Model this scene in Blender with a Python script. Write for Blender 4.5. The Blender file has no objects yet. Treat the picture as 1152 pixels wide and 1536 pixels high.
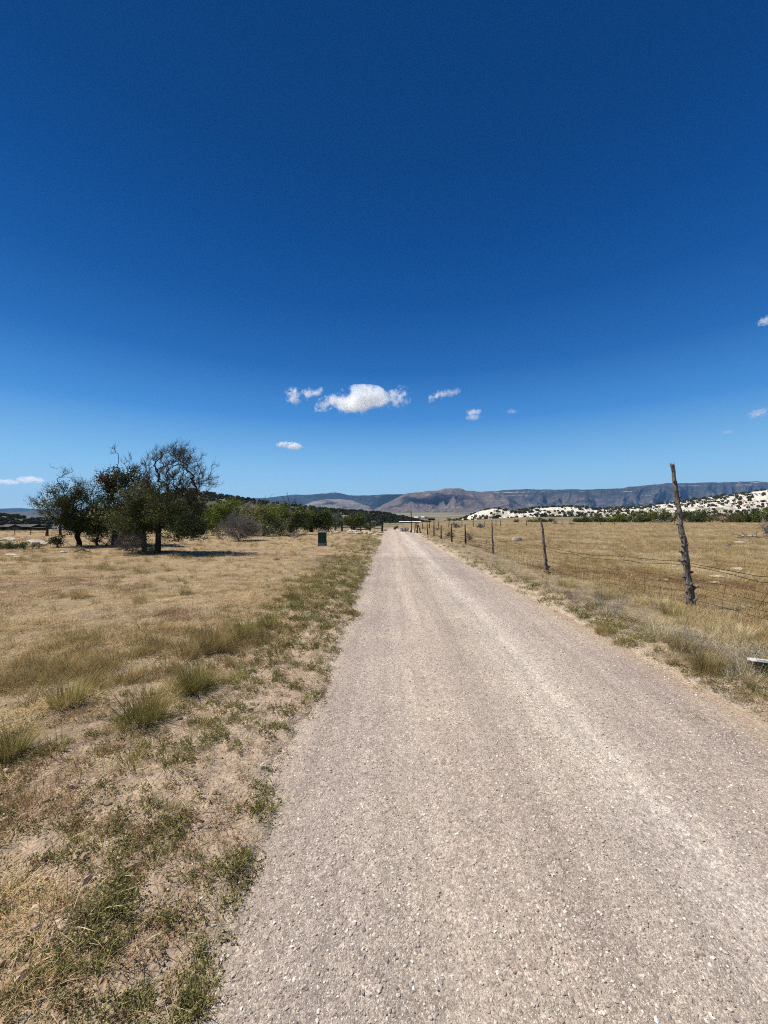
import bpy, math, random
import numpy as np
from mathutils import Vector

sc = bpy.context.scene
R = math.radians
# ------------------------------------------------------------------ camera
H = 1.6                       # eye height
F, VX, VY = 577.0, 585.0, 778.0   # focal length and vanishing point of the road in photo pixels (1152 x 1536)
cam_d = bpy.data.cameras.new("camera"); cam = bpy.data.objects.new("camera", cam_d)
sc.collection.objects.link(cam)
cam.location = (0, 0, H); cam.rotation_euler = (R(90), 0, 0)
cam_d.sensor_fit = 'HORIZONTAL'; cam_d.sensor_width = 36.0; cam_d.lens = 36.0 * F / 1152
cam_d.shift_x = -(VX - 576) / 1152; cam_d.shift_y = (VY - 768) / 1152
cam_d.clip_start = 0.05; cam_d.clip_end = 60000
sc.camera = cam
# ------------------------------------------------------------------ light and sky
SUN_EL, SUN_AZ = 56.0, -78.0      # azimuth from the road's direction, negative = to the left
w = bpy.data.worlds.new("World"); sc.world = w; w.use_nodes = True
wt = w.node_tree; wt.nodes.clear()
sky = wt.nodes.new('ShaderNodeTexSky'); sky.sky_type = 'NISHITA'; sky.sun_disc = False
sky.sun_elevation = R(SUN_EL); sky.sun_rotation = R(SUN_AZ)
sky.altitude = 2200; sky.air_density = 1.0; sky.dust_density = 0.25; sky.ozone_density = 3.0
EXPO = 0.6
def lin(c): return tuple((v / 255 / 12.92 if v < 10 else ((v / 255 + 0.055) / 1.055) ** 2.4) / 2 ** EXPO for v in c)
hs = wt.nodes.new('ShaderNodeHueSaturation'); hs.inputs['Saturation'].default_value = 1.5; hs.inputs['Value'].default_value = 0.8
bg = wt.nodes.new('ShaderNodeBackground'); bg.inputs['Strength'].default_value = 0.068
wo = wt.nodes.new('ShaderNodeOutputWorld')
# high, dry desert air: the Nishita sky blended with a darker zenith gradient over elevation
tcw = wt.nodes.new('ShaderNodeTexCoord'); nrm = wt.nodes.new('ShaderNodeVectorMath'); nrm.operation = 'NORMALIZE'; sxyz = wt.nodes.new('ShaderNodeSeparateXYZ')
wt.links.new(tcw.outputs['Generated'], nrm.inputs[0]); wt.links.new(nrm.outputs[0], sxyz.inputs[0])
skr = wt.nodes.new('ShaderNodeValToRGB'); el_ = skr.color_ramp.elements
SKY = [(0.0, (190, 226, 243)), (0.061, (176, 220, 245)), (0.124, (146, 204, 245)), (0.246, (76, 148, 220)), (0.357, (38, 106, 184)), (0.477, (14, 81, 156)), (0.575, (3, 68, 140)), (0.679, (0, 58, 122)), (0.80, (0, 53, 113)), (1.0, (0, 45, 100))]
while len(el_) < len(SKY): el_.new(0.5)
for e_, (p_, c_) in zip(el_, SKY): e_.position = p_; e_.color = (*[v / 0.068 * 0.1 for v in lin(c_)], 1)
scl_ = wt.nodes.new('ShaderNodeVectorMath'); scl_.operation = 'SCALE'; scl_.inputs['Scale'].default_value = 10.0
mxs = wt.nodes.new('ShaderNodeMix'); mxs.data_type = 'RGBA'; mxs.inputs[0].default_value = 0.86
wt.links.new(sxyz.outputs[2], skr.inputs[0]); wt.links.new(skr.outputs[0], scl_.inputs[0])
wt.links.new(sky.outputs[0], hs.inputs['Color']); wt.links.new(hs.outputs[0], mxs.inputs[6]); wt.links.new(scl_.outputs[0], mxs.inputs[7])
wt.links.new(mxs.outputs[2], bg.inputs['Color']); wt.links.new(bg.outputs[0], wo.inputs['Surface'])
sd = bpy.data.lights.new("sun", 'SUN'); sd.energy = 4.2; sd.angle = R(0.53); sd.color = (1.0, 0.94, 0.85)
sun = bpy.data.objects.new("sun", sd); sc.collection.objects.link(sun)
az, el = R(SUN_AZ), R(SUN_EL)
sdir = Vector((math.sin(az) * math.cos(el), math.cos(az) * math.cos(el), math.sin(el)))
sun.rotation_euler = (-sdir).to_track_quat('-Z', 'Y').to_euler()
sc.view_settings.view_transform = 'Standard'; sc.view_settings.look = 'None'
sc.view_settings.exposure = EXPO; sc.view_settings.gamma = 1.0
cy = sc.cycles
cy.max_bounces = 40; cy.diffuse_bounces = 3; cy.glossy_bounces = 2; cy.transparent_max_bounces = 8; cy.volume_bounces = 40
cy.use_adaptive_sampling = False; cy.filter_width = 1.1
cy.volume_step_rate = 1.0; cy.volume_max_steps = 256
cy.use_denoising = False
try:
    cy.denoiser = 'OPENIMAGEDENOISE'; cy.denoising_prefilter = 'ACCURATE'; cy.denoising_input_passes = 'RGB_ALBEDO_NORMAL'
except Exception: pass

# ------------------------------------------------------------------ helpers
rng = np.random.default_rng(7)
def hash2(ix, iy, s):
    n = (ix.astype(np.int64) * 374761393 + iy.astype(np.int64) * 668265263 + s * 144665) & 0x7fffffff
    n = (n ^ (n >> 13)) * 1274126177 & 0x7fffffff
    return ((n ^ (n >> 16)) & 0xffff) / 65535.0
def vnoise(x, y, s=0):
    x = np.asarray(x, float); y = np.asarray(y, float)
    ix, iy = np.floor(x), np.floor(y); fx, fy = x - ix, y - iy
    fx = fx * fx * (3 - 2 * fx); fy = fy * fy * (3 - 2 * fy)
    a = hash2(ix, iy, s); b = hash2(ix + 1, iy, s); c = hash2(ix, iy + 1, s); d = hash2(ix + 1, iy + 1, s)
    return (a * (1 - fx) + b * fx) * (1 - fy) + (c * (1 - fx) + d * fx) * fy
def fbm(x, y, o=4, s=0):
    v = 0; a = 0.5; t = 0
    for k in range(o):
        v = v + a * vnoise(x * 2 ** k + 17.3 * k, y * 2 ** k - 9.1 * k, s + k); t += a; a *= 0.5
    return v / t
def sstep(a, b, x):
    t = np.clip((np.asarray(x, float) - a) / (b - a), 0, 1); return t * t * (3 - 2 * t)

def mk(name, V, Fc, mat=None, parent=None, loc=(0, 0, 0), smooth=False, attrs=None, link=True):
    V = np.asarray(V, np.float32)
    me = bpy.data.meshes.new(name)
    if isinstance(Fc, np.ndarray):
        m, k = Fc.shape
        me.vertices.add(len(V)); me.vertices.foreach_set('co', V.ravel())
        me.loops.add(m * k); me.loops.foreach_set('vertex_index', Fc.ravel().astype(np.int32))
        me.polygons.add(m); me.polygons.foreach_set('loop_start', np.arange(0, m * k, k, dtype=np.int32))
        me.update(calc_edges=True)
    else:
        me.from_pydata(V.tolist(), [], Fc); me.update()
    if smooth: me.polygons.foreach_set('use_smooth', np.ones(len(me.polygons), bool))
    for n, a in (attrs or {}).items():
        a = np.asarray(a)
        if a.dtype.kind == 'i': at = me.attributes.new(n, 'INT', 'POINT'); at.data.foreach_set('value', a.astype(np.int32).ravel())
        elif a.ndim == 1: at = me.attributes.new(n, 'FLOAT', 'POINT'); at.data.foreach_set('value', a.astype(np.float32))
        elif a.shape[1] == 3: at = me.attributes.new(n, 'FLOAT_VECTOR', 'POINT'); at.data.foreach_set('vector', a.astype(np.float32).ravel())
        else: at = me.attributes.new(n, 'FLOAT_COLOR', 'POINT'); at.data.foreach_set('color', a.astype(np.float32).ravel())
    o = bpy.data.objects.new(name, me)
    if mat: me.materials.append(mat)
    if link: sc.collection.objects.link(o)
    if parent: o.parent = parent
    o.location = loc
    return o
def tag(o, label=None, cat=None, group=None, kind=None):
    if label: o['label'] = label
    if cat: o['category'] = cat
    if group: o['group'] = group
    if kind: o['kind'] = kind
    return o
def thing(name, label, cat, loc, group=None):
    o = bpy.data.objects.new(name, None); sc.collection.objects.link(o); o.location = loc
    o.empty_display_size = 0.2
    return tag(o, label, cat, group)
class MB:                      # collects simple shapes into one mesh
    def __init__(s): s.V = []; s.F = []
    def add(s, V, Fs):
        n = len(s.V); s.V += [tuple(v) for v in V]; s.F += [tuple(i + n for i in f) for f in Fs]
    def box(s, c, d, rz=0.0, top=1.0):
        cx, cy_, cz = c; dx, dy, dz = [q / 2 for q in d]; V = []
        for z, k in ((-dz, 1), (dz, top)):
            for x, y in ((-dx, -dy), (dx, -dy), (dx, dy), (-dx, dy)):
                X, Y = x * k, y * k
                V.append((cx + X * math.cos(rz) - Y * math.sin(rz), cy_ + X * math.sin(rz) + Y * math.cos(rz), cz + z))
        s.add(V, [(3, 2, 1, 0), (4, 5, 6, 7), (0, 1, 5, 4), (1, 2, 6, 5), (2, 3, 7, 6), (3, 0, 4, 7)])
    def tube(s, pts, rad, n=6):
        pts = [Vector(p) for p in pts]; rings = []
        if not hasattr(rad, '__len__'): rad = [rad] * len(pts)
        for i, p in enumerate(pts):
            d = (pts[min(i + 1, len(pts) - 1)] - pts[max(i - 1, 0)]).normalized()
            a = d.cross(Vector((0.31, 0.2, 0.93))).normalized() if abs(d.z) < 0.95 else d.cross(Vector((1, 0, 0))).normalized()
            b = d.cross(a)
            rings.append([p + (a * math.cos(2 * math.pi * k / n) + b * math.sin(2 * math.pi * k / n)) * rad[i] for k in range(n)])
        V = [v for r_ in rings for v in r_]; Fs = []
        for i in range(len(pts) - 1):
            for k in range(n):
                Fs.append((i * n + k, i * n + (k + 1) % n, (i + 1) * n + (k + 1) % n, (i + 1) * n + k))
        Fs.append(tuple(range(n))[::-1]); Fs.append(tuple((len(pts) - 1) * n + k for k in range(n)))
        s.add(V, Fs)
    def prism(s, poly, y0, y1):   # polygon in x,z extruded along y
        n = len(poly)
        V = [(x, y0, z) for x, z in poly] + [(x, y1, z) for x, z in poly]
        s.add(V, [tuple(range(n))[::-1], tuple(range(n, 2 * n))] + [(i, (i + 1) % n, n + (i + 1) % n, n + i) for i in range(n)])
    def build(s, name, mat, parent=None, loc=(0, 0, 0), smooth=False): return mk(name, s.V, s.F, mat, parent, loc, smooth)

# ------------------------------------------------------------------ materials
def newmat(name, rough=0.9, spec=0.2):
    m = bpy.data.materials.new(name); m.use_nodes = True
    nt = m.node_tree; b = nt.nodes['Principled BSDF']
    b.inputs['Roughness'].default_value = rough; b.inputs['Specular IOR Level'].default_value = spec
    return m, nt, b
def N(nt, t, **kw):
    n = nt.nodes.new(t)
    for k, v in kw.items():
        if k in n.inputs: n.inputs[k].default_value = v
        else: setattr(n, k, v)
    return n
def ramp(nt, stops, fac=None):
    r_ = nt.nodes.new('ShaderNodeValToRGB'); e = r_.color_ramp.elements
    while len(e) < len(stops): e.new(0.5)
    for i, (p, c) in enumerate(stops):
        e[i].position = p; e[i].color = (*c, 1) if hasattr(c, '__len__') else (c, c, c, 1)
    if fac is not None: nt.links.new(fac, r_.inputs[0])
    return r_
def mix(nt, a, b, fac=0.5, mode='MIX'):
    m = nt.nodes.new('ShaderNodeMix'); m.data_type = 'RGBA'; m.blend_type = mode
    for sk, v in ((m.inputs[0], fac), (m.inputs[6], a), (m.inputs[7], b)):
        if isinstance(v, bpy.types.NodeSocket): nt.links.new(v, sk)
        elif hasattr(v, '__len__'): sk.default_value = (*v, 1)
        else: sk.default_value = v
    return m.outputs[2]
def mth(nt, op, a, b=0.0, c=0.0):
    m = nt.nodes.new('ShaderNodeMath'); m.operation = op
    for sk, v in zip(m.inputs, (a, b, c)):
        if isinstance(v, bpy.types.NodeSocket): nt.links.new(v, sk)
        else: sk.default_value = v
    return m.outputs[0]
def pos(nt): return nt.nodes.new('ShaderNodeNewGeometry').outputs['Position']
def noise(nt, scale, vec=None, detail=4, rough=0.6):
    n = N(nt, 'ShaderNodeTexNoise'); n.inputs['Scale'].default_value = scale; n.inputs['Detail'].default_value = detail; n.inputs['Roughness'].default_value = rough
    if vec is not None: nt.links.new(vec, n.inputs['Vector'])
    return n.outputs[0]
def bump(nt, b, h, strength=0.5, dist=0.02):
    bn = N(nt, 'ShaderNodeBump'); bn.inputs['Strength'].default_value = strength; bn.inputs['Distance'].default_value = dist
    nt.links.new(h, bn.inputs['Height']); nt.links.new(bn.outputs[0], b.inputs['Normal'])

def leaf_mat(name, stops, transl=0.25, rough=0.8):
    # per-blade 'shade' attribute + per-instance random drive the colour
    m = bpy.data.materials.new(name); m.use_nodes = True; nt = m.node_tree; nt.nodes.clear()
    at = N(nt, 'ShaderNodeAttribute', attribute_name='shade')
    oi = nt.nodes.new('ShaderNodeObjectInfo')
    f = mth(nt, 'ADD', mth(nt, 'MULTIPLY', at.outputs['Fac'], 0.6), mth(nt, 'MULTIPLY', oi.outputs['Random'], 0.4))
    rp = ramp(nt, stops, f)
    d = N(nt, 'ShaderNodeBsdfDiffuse'); t = N(nt, 'ShaderNodeBsdfTranslucent'); mx = nt.nodes.new('ShaderNodeMixShader'); mx.inputs[0].default_value = transl
    o = nt.nodes.new('ShaderNodeOutputMaterial')
    nt.links.new(rp.outputs[0], d.inputs['Color']); nt.links.new(rp.outputs[0], t.inputs['Color'])
    nt.links.new(d.outputs[0], mx.inputs[1]); nt.links.new(t.outputs[0], mx.inputs[2]); nt.links.new(mx.outputs[0], o.inputs['Surface'])
    return m
M = {}
M['straw'] = leaf_mat('straw', [(0.0, (0.099, 0.062, 0.027)), (0.35, (0.488, 0.329, 0.165)), (0.7, (0.756, 0.555, 0.304)), (1.0, (0.850, 0.850, 0.577))])
M['gold'] = leaf_mat('gold', [(0.0, (0.100, 0.066, 0.030)), (0.4, (0.409, 0.294, 0.140)), (0.8, (0.564, 0.436, 0.249)), (1.0, (0.816, 0.702, 0.476))])
M['pale'] = leaf_mat('pale', [(0.0, (0.187, 0.134, 0.071)), (0.4, (0.562, 0.443, 0.251)), (1.0, (0.850, 0.809, 0.512))])
M['rust'] = leaf_mat('rust', [(0.0, (0.127, 0.064, 0.036)), (0.5, (0.280, 0.172, 0.092)), (1.0, (0.462, 0.330, 0.185))])
M['weed'] = leaf_mat('weed', [(0.0, (0.058, 0.058, 0.020)), (0.45, (0.198, 0.193, 0.065)), (0.7, (0.329, 0.293, 0.112)), (1.0, (0.651, 0.523, 0.234))])
M['tuft'] = leaf_mat('tuft', [(0.0, (0.099, 0.092, 0.026)), (0.45, (0.243, 0.214, 0.067)), (0.8, (0.435, 0.360, 0.141)), (1.0, (0.836, 0.627, 0.342))])
M['tuft_dry'] = leaf_mat('tuft_dry', [(0.0, (0.129, 0.095, 0.039)), (0.5, (0.333, 0.257, 0.111)), (1.0, (0.697, 0.542, 0.274))])
M['juniper'] = leaf_mat('juniper', [(0.0, (0.031, 0.041, 0.014)), (0.5, (0.078, 0.097, 0.033)), (1.0, (0.279, 0.309, 0.117))], 0.15)  # bright ramp end is a sunlit tone put into the leaf colour
M['hill_juniper'] = leaf_mat('hill_juniper', [(0.0, (0.03, 0.035, 0.02)), (0.5, (0.068, 0.075, 0.042)), (1.0, (0.16, 0.16, 0.10))], 0.12)
M['juniper_green'] = leaf_mat('juniper_green', [(0.0, (0.051, 0.067, 0.014)), (0.5, (0.136, 0.168, 0.035)), (1.0, (0.326, 0.365, 0.096))], 0.2)
M['olive'] = leaf_mat('olive', [(0.0, (0.055, 0.061, 0.026)), (0.5, (0.138, 0.147, 0.053)), (1.0, (0.470, 0.456, 0.211))], 0.2)  # top stop brightened to paint sunlit foliage
M['silver'] = leaf_mat('silver', [(0.0, (0.075, 0.090, 0.053)), (0.5, (0.195, 0.217, 0.143)), (1.0, (0.510, 0.540, 0.420))], 0.2)
M['brown_leaf'] = leaf_mat('brown_leaf', [(0.0, (0.045, 0.026, 0.015)), (0.5, (0.121, 0.071, 0.038)), (1.0, (0.202, 0.131, 0.076))], 0.15)
M['sage'] = leaf_mat('sage', [(0.0, (0.105, 0.098, 0.090)), (0.5, (0.255, 0.232, 0.203)), (1.0, (0.495, 0.450, 0.375))], 0.1)

def bark(name, c0, c1, c2):
    m, nt, b = newmat(name, 0.95, 0.1)
    tc = nt.nodes.new('ShaderNodeTexCoord'); mp = N(nt, 'ShaderNodeMapping'); mp.inputs['Scale'].default_value = (1, 1, 0.16)
    nt.links.new(tc.outputs['Object'], mp.inputs['Vector'])
    n1 = noise(nt, 45, mp.outputs[0], 6, 0.7)
    n2 = noise(nt, 6, tc.outputs['Object'], 3)
    r_ = ramp(nt, [(0.3, c0), (0.52, c1), (0.72, c2)], n1)
    cc = mix(nt, r_.outputs[0], c0, mth(nt, 'MULTIPLY', n2, 0.5))
    nt.links.new(cc, b.inputs['Base Color']); bump(nt, b, n1, 0.9, 0.012)
    return m
M['bark'] = bark('bark', (0.016, 0.012, 0.01), (0.04, 0.032, 0.027), (0.11, 0.09, 0.078))
M['twig'] = bark('twig_bark', (0.05, 0.041, 0.034), (0.11, 0.092, 0.078), (0.22, 0.19, 0.165))
M['pale_twig'] = bark('pale_twig_bark', (0.13, 0.115, 0.10), (0.26, 0.235, 0.21), (0.42, 0.39, 0.35))
M['dead'] = bark('dead_wood', (0.06, 0.05, 0.043), (0.15, 0.13, 0.115), (0.33, 0.30, 0.265))
M['post'] = bark('post_wood', (0.035, 0.028, 0.023), (0.20, 0.168, 0.14), (0.58, 0.53, 0.46))
M['knot'] = bark('knot_wood', (0.05, 0.036, 0.027), (0.24, 0.19, 0.145), (0.6, 0.52, 0.42))
M['post_far'] = bark('dark_post_wood', (0.02, 0.015, 0.012), (0.06, 0.045, 0.035), (0.13, 0.105, 0.085))

def flat(name, col, rough=0.8, var=0.25, scale=8.0, spec=0.3, metallic=0.0):
    m, nt, b = newmat(name, rough, spec)
    tc = nt.nodes.new('ShaderNodeTexCoord')
    n1 = noise(nt, scale, tc.outputs['Object'], 5)
    r_ = ramp(nt, [(0.25, tuple(c * (1 - var) for c in col)), (0.75, tuple(min(1, c * (1 + var * 0.6)) for c in col))], n1)
    nt.links.new(r_.outputs[0], b.inputs['Base Color']); b.inputs['Metallic'].default_value = metallic
    bump(nt, b, n1, 0.2, 0.01)
    return m
M['box_green'] = flat('painted_green_steel', (0.035, 0.068, 0.045), 0.7, 0.2, 5, 0.1)
M['box_base'] = flat('grey_plinth', (0.20, 0.21, 0.20), 0.9, 0.3, 9)
M['wire'] = flat('rusty_wire', (0.022, 0.013, 0.01), 0.95, 0.4, 30, 0.05)
M['white_board'] = flat('white_painted_board', (0.80, 0.80, 0.78), 0.6, 0.12, 7)
M['limestone'] = flat('pale_limestone', (0.56, 0.49, 0.38), 0.95, 0.3, 6)
M['grey_stone'] = flat('grey_stone', (0.38, 0.34, 0.29), 0.95, 0.3, 6)
M['dark_wall'] = flat('dark_timber', (0.018, 0.017, 0.016), 0.8, 0.3, 1)
M['dark_roof'] = flat('dark_shingle', (0.085, 0.078, 0.07), 0.9, 0.2, 2)
M['white_paint'] = flat('white_vehicle_paint', (0.72, 0.72, 0.70), 0.4, 0.08, 2)
M['glass'] = flat('dark_glass', (0.02, 0.025, 0.03), 0.15, 0.1, 2, 0.5)
M['rubber'] = flat('rubber', (0.02, 0.02, 0.02), 0.8, 0.2, 8)
M['white_roof'] = flat('white_metal_roof', (0.78, 0.78, 0.76), 0.5, 0.06, 0.2)
M['tan_wall'] = flat('tan_siding', (0.35, 0.28, 0.2), 0.9, 0.15, 0.5)
M['red_paint'] = flat('faded_red_paint', (0.14, 0.035, 0.025), 0.8, 0.3, 8)

# ------------------------------------------------------------------ terrain height
TR = np.array([-1.0, -0.3, 0.0, 0.10, 0.4, 1.0])
RR = np.array([0, 46, 58, 75, 150, 300, 600, 1200, 2500, 5000, 7000, 14000.])
ZT = np.array([
    [0, 0, -0.3, -1.2, -3.6, -6, -8, -8, -4, 10, 20, 40],
    [0, 0, -0.2, -0.9, -3.0, -4.5, -5, -2, 12, 60, 90, 120],
    [0, 0, -0.05, -0.75, -2.6, -4.0, -3.6, 2, 20, 84, 120, 160],
    [0, 0, 0, 0, -0.1, -2.0, -3.2, 3, 20, 84, 120, 160],
    [0, 0, 0, 0, 0.1, 1.0, 4, 14, 28, 84, 120, 160],
    [0, 0, 0, 0, 0.2, 2.0, 6, 16, 30, 84, 120, 160.]])
def base_z(x, y):
    x = np.asarray(x, float); y = np.asarray(y, float)
    r_ = np.maximum(y, 0) ; t = np.clip(x / np.maximum(y, 8.0), -1, 1)
    lr = np.log(r_ + 20); LR = np.log(RR + 20)
    cols = np.stack([np.interp(lr, LR, ZT[i]) for i in range(len(TR))], -1)
    i = np.clip(np.searchsorted(TR, t, 'right') - 1, 0, len(TR) - 2)
    f = (t - TR[i]) / (TR[i + 1] - TR[i]); f = f * f * (3 - 2 * f)
    a = np.take_along_axis(cols, i[..., None], -1)[..., 0]; b = np.take_along_axis(cols, (i + 1)[..., None], -1)[..., 0]
    return a * (1 - f) + b * f
def edge_l(y): return -0.60 + 0.16 * (fbm(np.asarray(y) * 1.1, np.asarray(y) * 0 + 3.3, 4, 21) - 0.5) * 2 + 0.10 * (fbm(np.asarray(y) * 5, np.asarray(y) * 0 + 5.3, 3, 22) - 0.5) * 2
def edge_r(y): return np.interp(y, [0, 6, 13, 60], [2.90, 2.88, 2.62, 2.58]) + 0.16 * (fbm(np.asarray(y) * 0.9, np.asarray(y) * 0 + 8.3, 4, 31) - 0.5) * 2 + 0.10 * (fbm(np.asarray(y) * 5, np.asarray(y) * 0 + 9.3, 3, 32) - 0.5) * 2
def road_z(x, y):
    c = 1.1
    z = base_z(x, y) + 0.035 * (1 - ((x - c) / 2.0) ** 2)
    z = z - 0.018 * np.exp(-((x - 1.42) / 0.24) ** 2) - 0.016 * np.exp(-((x - 0.22) / 0.26) ** 2)
    return z + 0.012 * (fbm(x * 1.7, y * 0.8, 3, 5) - 0.5) - 0.02
def ground_z(x, y):
    x = np.asarray(x, float); y = np.asarray(y, float)
    z = base_z(x, y)
    L = edge_l(y) - x; Rr = x - edge_r(y)
    out = np.maximum(L, Rr)               # distance outside the road (negative on it)
    rise = np.where(L > Rr, 0.05, 0.10)
    z = z + rise * sstep(-0.06, 0.9, out) - 0.07 * sstep(0.16, -0.12, out)
    k = sstep(0.0, 0.7, out)
    z = z + k * (0.055 * (fbm(x * 2.6, y * 2.6, 3, 11) - 0.5) + 0.14 * (fbm(x * 0.45, y * 0.45, 3, 12) - 0.5))
    z = z + sstep(-0.1, 0.2, out) * 0.036 * (fbm(x * 8, y * 8, 3, 13) - 0.5)
    far = sstep(150, 600, y); z = z + far * 6 * (fbm(x * 0.004, y * 0.002, 3, 14) - 0.5) * np.clip(y / 1500, 0.2, 1.5)
    return z
def at(px, py, h=0.0):         # ground point seen at a photo pixel on flat near ground
    Y = F * H / (py - VY); return ((px - VX) / F * Y, Y)
def G(x, y): return float(ground_z(np.array([x]), np.array([y]))[0])
def zat(py, Y): return H + (VY - py) / F * Y

def axis(stops):
    out = [stops[0][0]]
    for (a, s0), (b, s1) in zip(stops[:-1], stops[1:]):
        x = a
        while x < b - 1e-6:
            f = (x - a) / (b - a); x = min(b, x + s0 * (1 - f) + s1 * f); out.append(x)
    return np.array(out)
def grid(xs, ys):
    X, Y = np.meshgrid(xs, ys); nx, ny = len(xs), len(ys)
    i = np.arange(nx * ny).reshape(ny, nx)
    Fq = np.stack([i[:-1, :-1], i[:-1, 1:], i[1:, 1:], i[1:, :-1]], -1).reshape(-1, 4)
    return X.ravel(), Y.ravel(), Fq
xp = axis([(0, 0.045), (4, 0.05), (9, 0.15), (40, 1.2), (150, 6), (1000, 60), (12500, 900)])
xn = axis([(0, 0.045), (3.2, 0.05), (9, 0.15), (40, 1.2), (150, 6), (1000, 60), (12500, 900)])
xs = np.concatenate([-xn[:0:-1], xp])
ys = np.concatenate([[-380, -150, -60, -25, -12, -6, -3, -1.5], axis([(-0.6, 0.1), (0.8, 0.04), (4, 0.06), (12, 0.2), (60, 1.2), (200, 8), (1200, 60), (13500, 600)])])
X, Y, Fq = grid(xs, ys); Z = ground_z(X, Y)
L = edge_l(Y) - X; Rr = X - edge_r(Y)
def lerp(a, b, f): return a + (np.asarray(b) - a) * f[:, None]
n1 = fbm(X * 0.35, Y * 0.35, 4, 41); n2 = fbm(X * 1.6, Y * 1.6, 4, 42); n3 = fbm(X * 0.06, Y * 0.06, 4, 43)
soil = np.array((0.60, 0.455, 0.325)); sand = np.array((0.54, 0.435, 0.32)); litter = np.array((0.40, 0.30, 0.185)); redd = np.array((0.29, 0.205, 0.125)); gold = np.array((0.34, 0.26, 0.15))
col = np.tile(sand, (len(X), 1))
left = L > Rr
cl = lerp(np.tile(soil, (len(X), 1)), litter, sstep(0.9, 2.0, L + (n1 - 0.5) * 2 + 1.0 * sstep(3, 8, Y)))
cl = lerp(cl, redd, sstep(0.55, 0.7, n3 * 0.5 + n1 * 0.5) * sstep(2, 5, L) * 0.7)
cl = lerp(cl, (0.20, 0.19, 0.09), sstep(0.50, 0.66, n1) * sstep(9, 14, Y) * sstep(3.5, 0.6, L) * 0.7)
cr = lerp(np.tile(sand, (len(X), 1)), (0.36, 0.28, 0.175), sstep(0.2, 0.8, Rr + (n2 - 0.5) * 0.5))
cr = lerp(cr, gold, sstep(1.6, 2.6, Rr + (n1 - 0.5)))
cr = lerp(cr, (0.28, 0.21, 0.12), sstep(0.5, 0.7, n1) * 0.6)
col = np.where(left[:, None], cl, cr)
out = np.maximum(L, Rr); col = lerp(np.tile(sand, (len(X), 1)), col, sstep(0.0, 0.25, out))
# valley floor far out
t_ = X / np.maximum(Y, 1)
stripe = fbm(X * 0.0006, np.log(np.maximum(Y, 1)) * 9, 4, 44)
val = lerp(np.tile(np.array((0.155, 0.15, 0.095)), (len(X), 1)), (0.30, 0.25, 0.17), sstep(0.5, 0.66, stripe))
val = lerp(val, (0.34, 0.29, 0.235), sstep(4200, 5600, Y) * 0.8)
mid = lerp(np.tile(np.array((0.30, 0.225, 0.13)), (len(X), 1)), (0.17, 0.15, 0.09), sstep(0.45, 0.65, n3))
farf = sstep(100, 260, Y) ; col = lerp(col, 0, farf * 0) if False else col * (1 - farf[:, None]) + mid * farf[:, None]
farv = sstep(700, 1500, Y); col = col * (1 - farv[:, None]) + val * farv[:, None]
gm, nt, b = newmat('dry_ground', 1.0, 0.05)
at_ = N(nt, 'ShaderNodeAttribute', attribute_name='zone')
p_ = pos(nt)
g1 = noise(nt, 55, p_, 6, 0.75); g2 = noise(nt, 9, p_, 5, 0.65); g3 = noise(nt, 0.5, p_, 4, 0.6)
c1 = mix(nt, at_.outputs['Color'], ramp(nt, [(0.28, 0.34), (0.48, 0.9), (0.72, 1.5)], g1).outputs[0], 1.0, 'MULTIPLY')
c1 = mix(nt, c1, ramp(nt, [(0.3, 0.6), (0.7, 1.25)], g2).outputs[0], 0.8, 'MULTIPLY')
c1 = mix(nt, c1, ramp(nt, [(0.3, 0.78), (0.7, 1.16)], g3).outputs[0], 1.0, 'MULTIPLY')
nt.links.new(c1, b.inputs['Base Color'])
bump(nt, b, mth(nt, 'ADD', g1, mth(nt, 'MULTIPLY', g2, 2.0)), 0.8, 0.03)
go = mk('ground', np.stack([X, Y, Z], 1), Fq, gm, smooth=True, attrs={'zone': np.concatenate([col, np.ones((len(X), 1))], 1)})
tag(go, kind='structure')

# ------------------------------------------------------------------ gravel road
xr = axis([(-1.15, 0.045), (3.45, 0.045)]); yr = np.concatenate([[-380, -100, -30, -8, -3], axis([(-0.6, 0.08), (0.8, 0.05), (5, 0.08), (20, 0.4), (75, 1.5)])])
X, Y, Fq = grid(xr, yr); Z = road_z(X, Y)
rm, nt, b = newmat('gravel_road', 0.95, 0.12)
p_ = pos(nt); sx = nt.nodes.new('ShaderNodeSeparateXYZ'); nt.links.new(p_, sx.inputs[0])
wv = noise(nt, 0.35, p_, 3); xw = mth(nt, 'ADD', sx.outputs[0], mth(nt, 'MULTIPLY', mth(nt, 'SUBTRACT', wv, 0.5), 0.5))
mr = N(nt, 'ShaderNodeMapRange'); mr.inputs['From Min'].default_value = -1.0; mr.inputs['From Max'].default_value = 3.4; nt.links.new(xw, mr.inputs[0])
def fx(x): return (x + 1.0) / 4.4
tr = ramp(nt, [(fx(-0.9), (0.43, 0.36, 0.29)), (fx(-0.35), (0.385, 0.33, 0.29)), (fx(0.05), (0.44, 0.38, 0.325)), (fx(0.45), (0.45, 0.385, 0.325)), (fx(0.82), (0.395, 0.335, 0.285)),
               (fx(1.2), (0.50, 0.44, 0.375)), (fx(1.5), (0.51, 0.455, 0.40)), (fx(1.85), (0.41, 0.35, 0.305)), (fx(2.5), (0.395, 0.335, 0.285)), (fx(2.95), (0.46, 0.36, 0.25))], mr.outputs[0])
v1 = N(nt, 'ShaderNodeTexVoronoi'); v1.inputs['Scale'].default_value = 110; nt.links.new(p_, v1.inputs['Vector'])
v2 = N(nt, 'ShaderNodeTexVoronoi'); v2.inputs['Scale'].default_value = 260; nt.links.new(p_, v2.inputs['Vector'])
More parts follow.
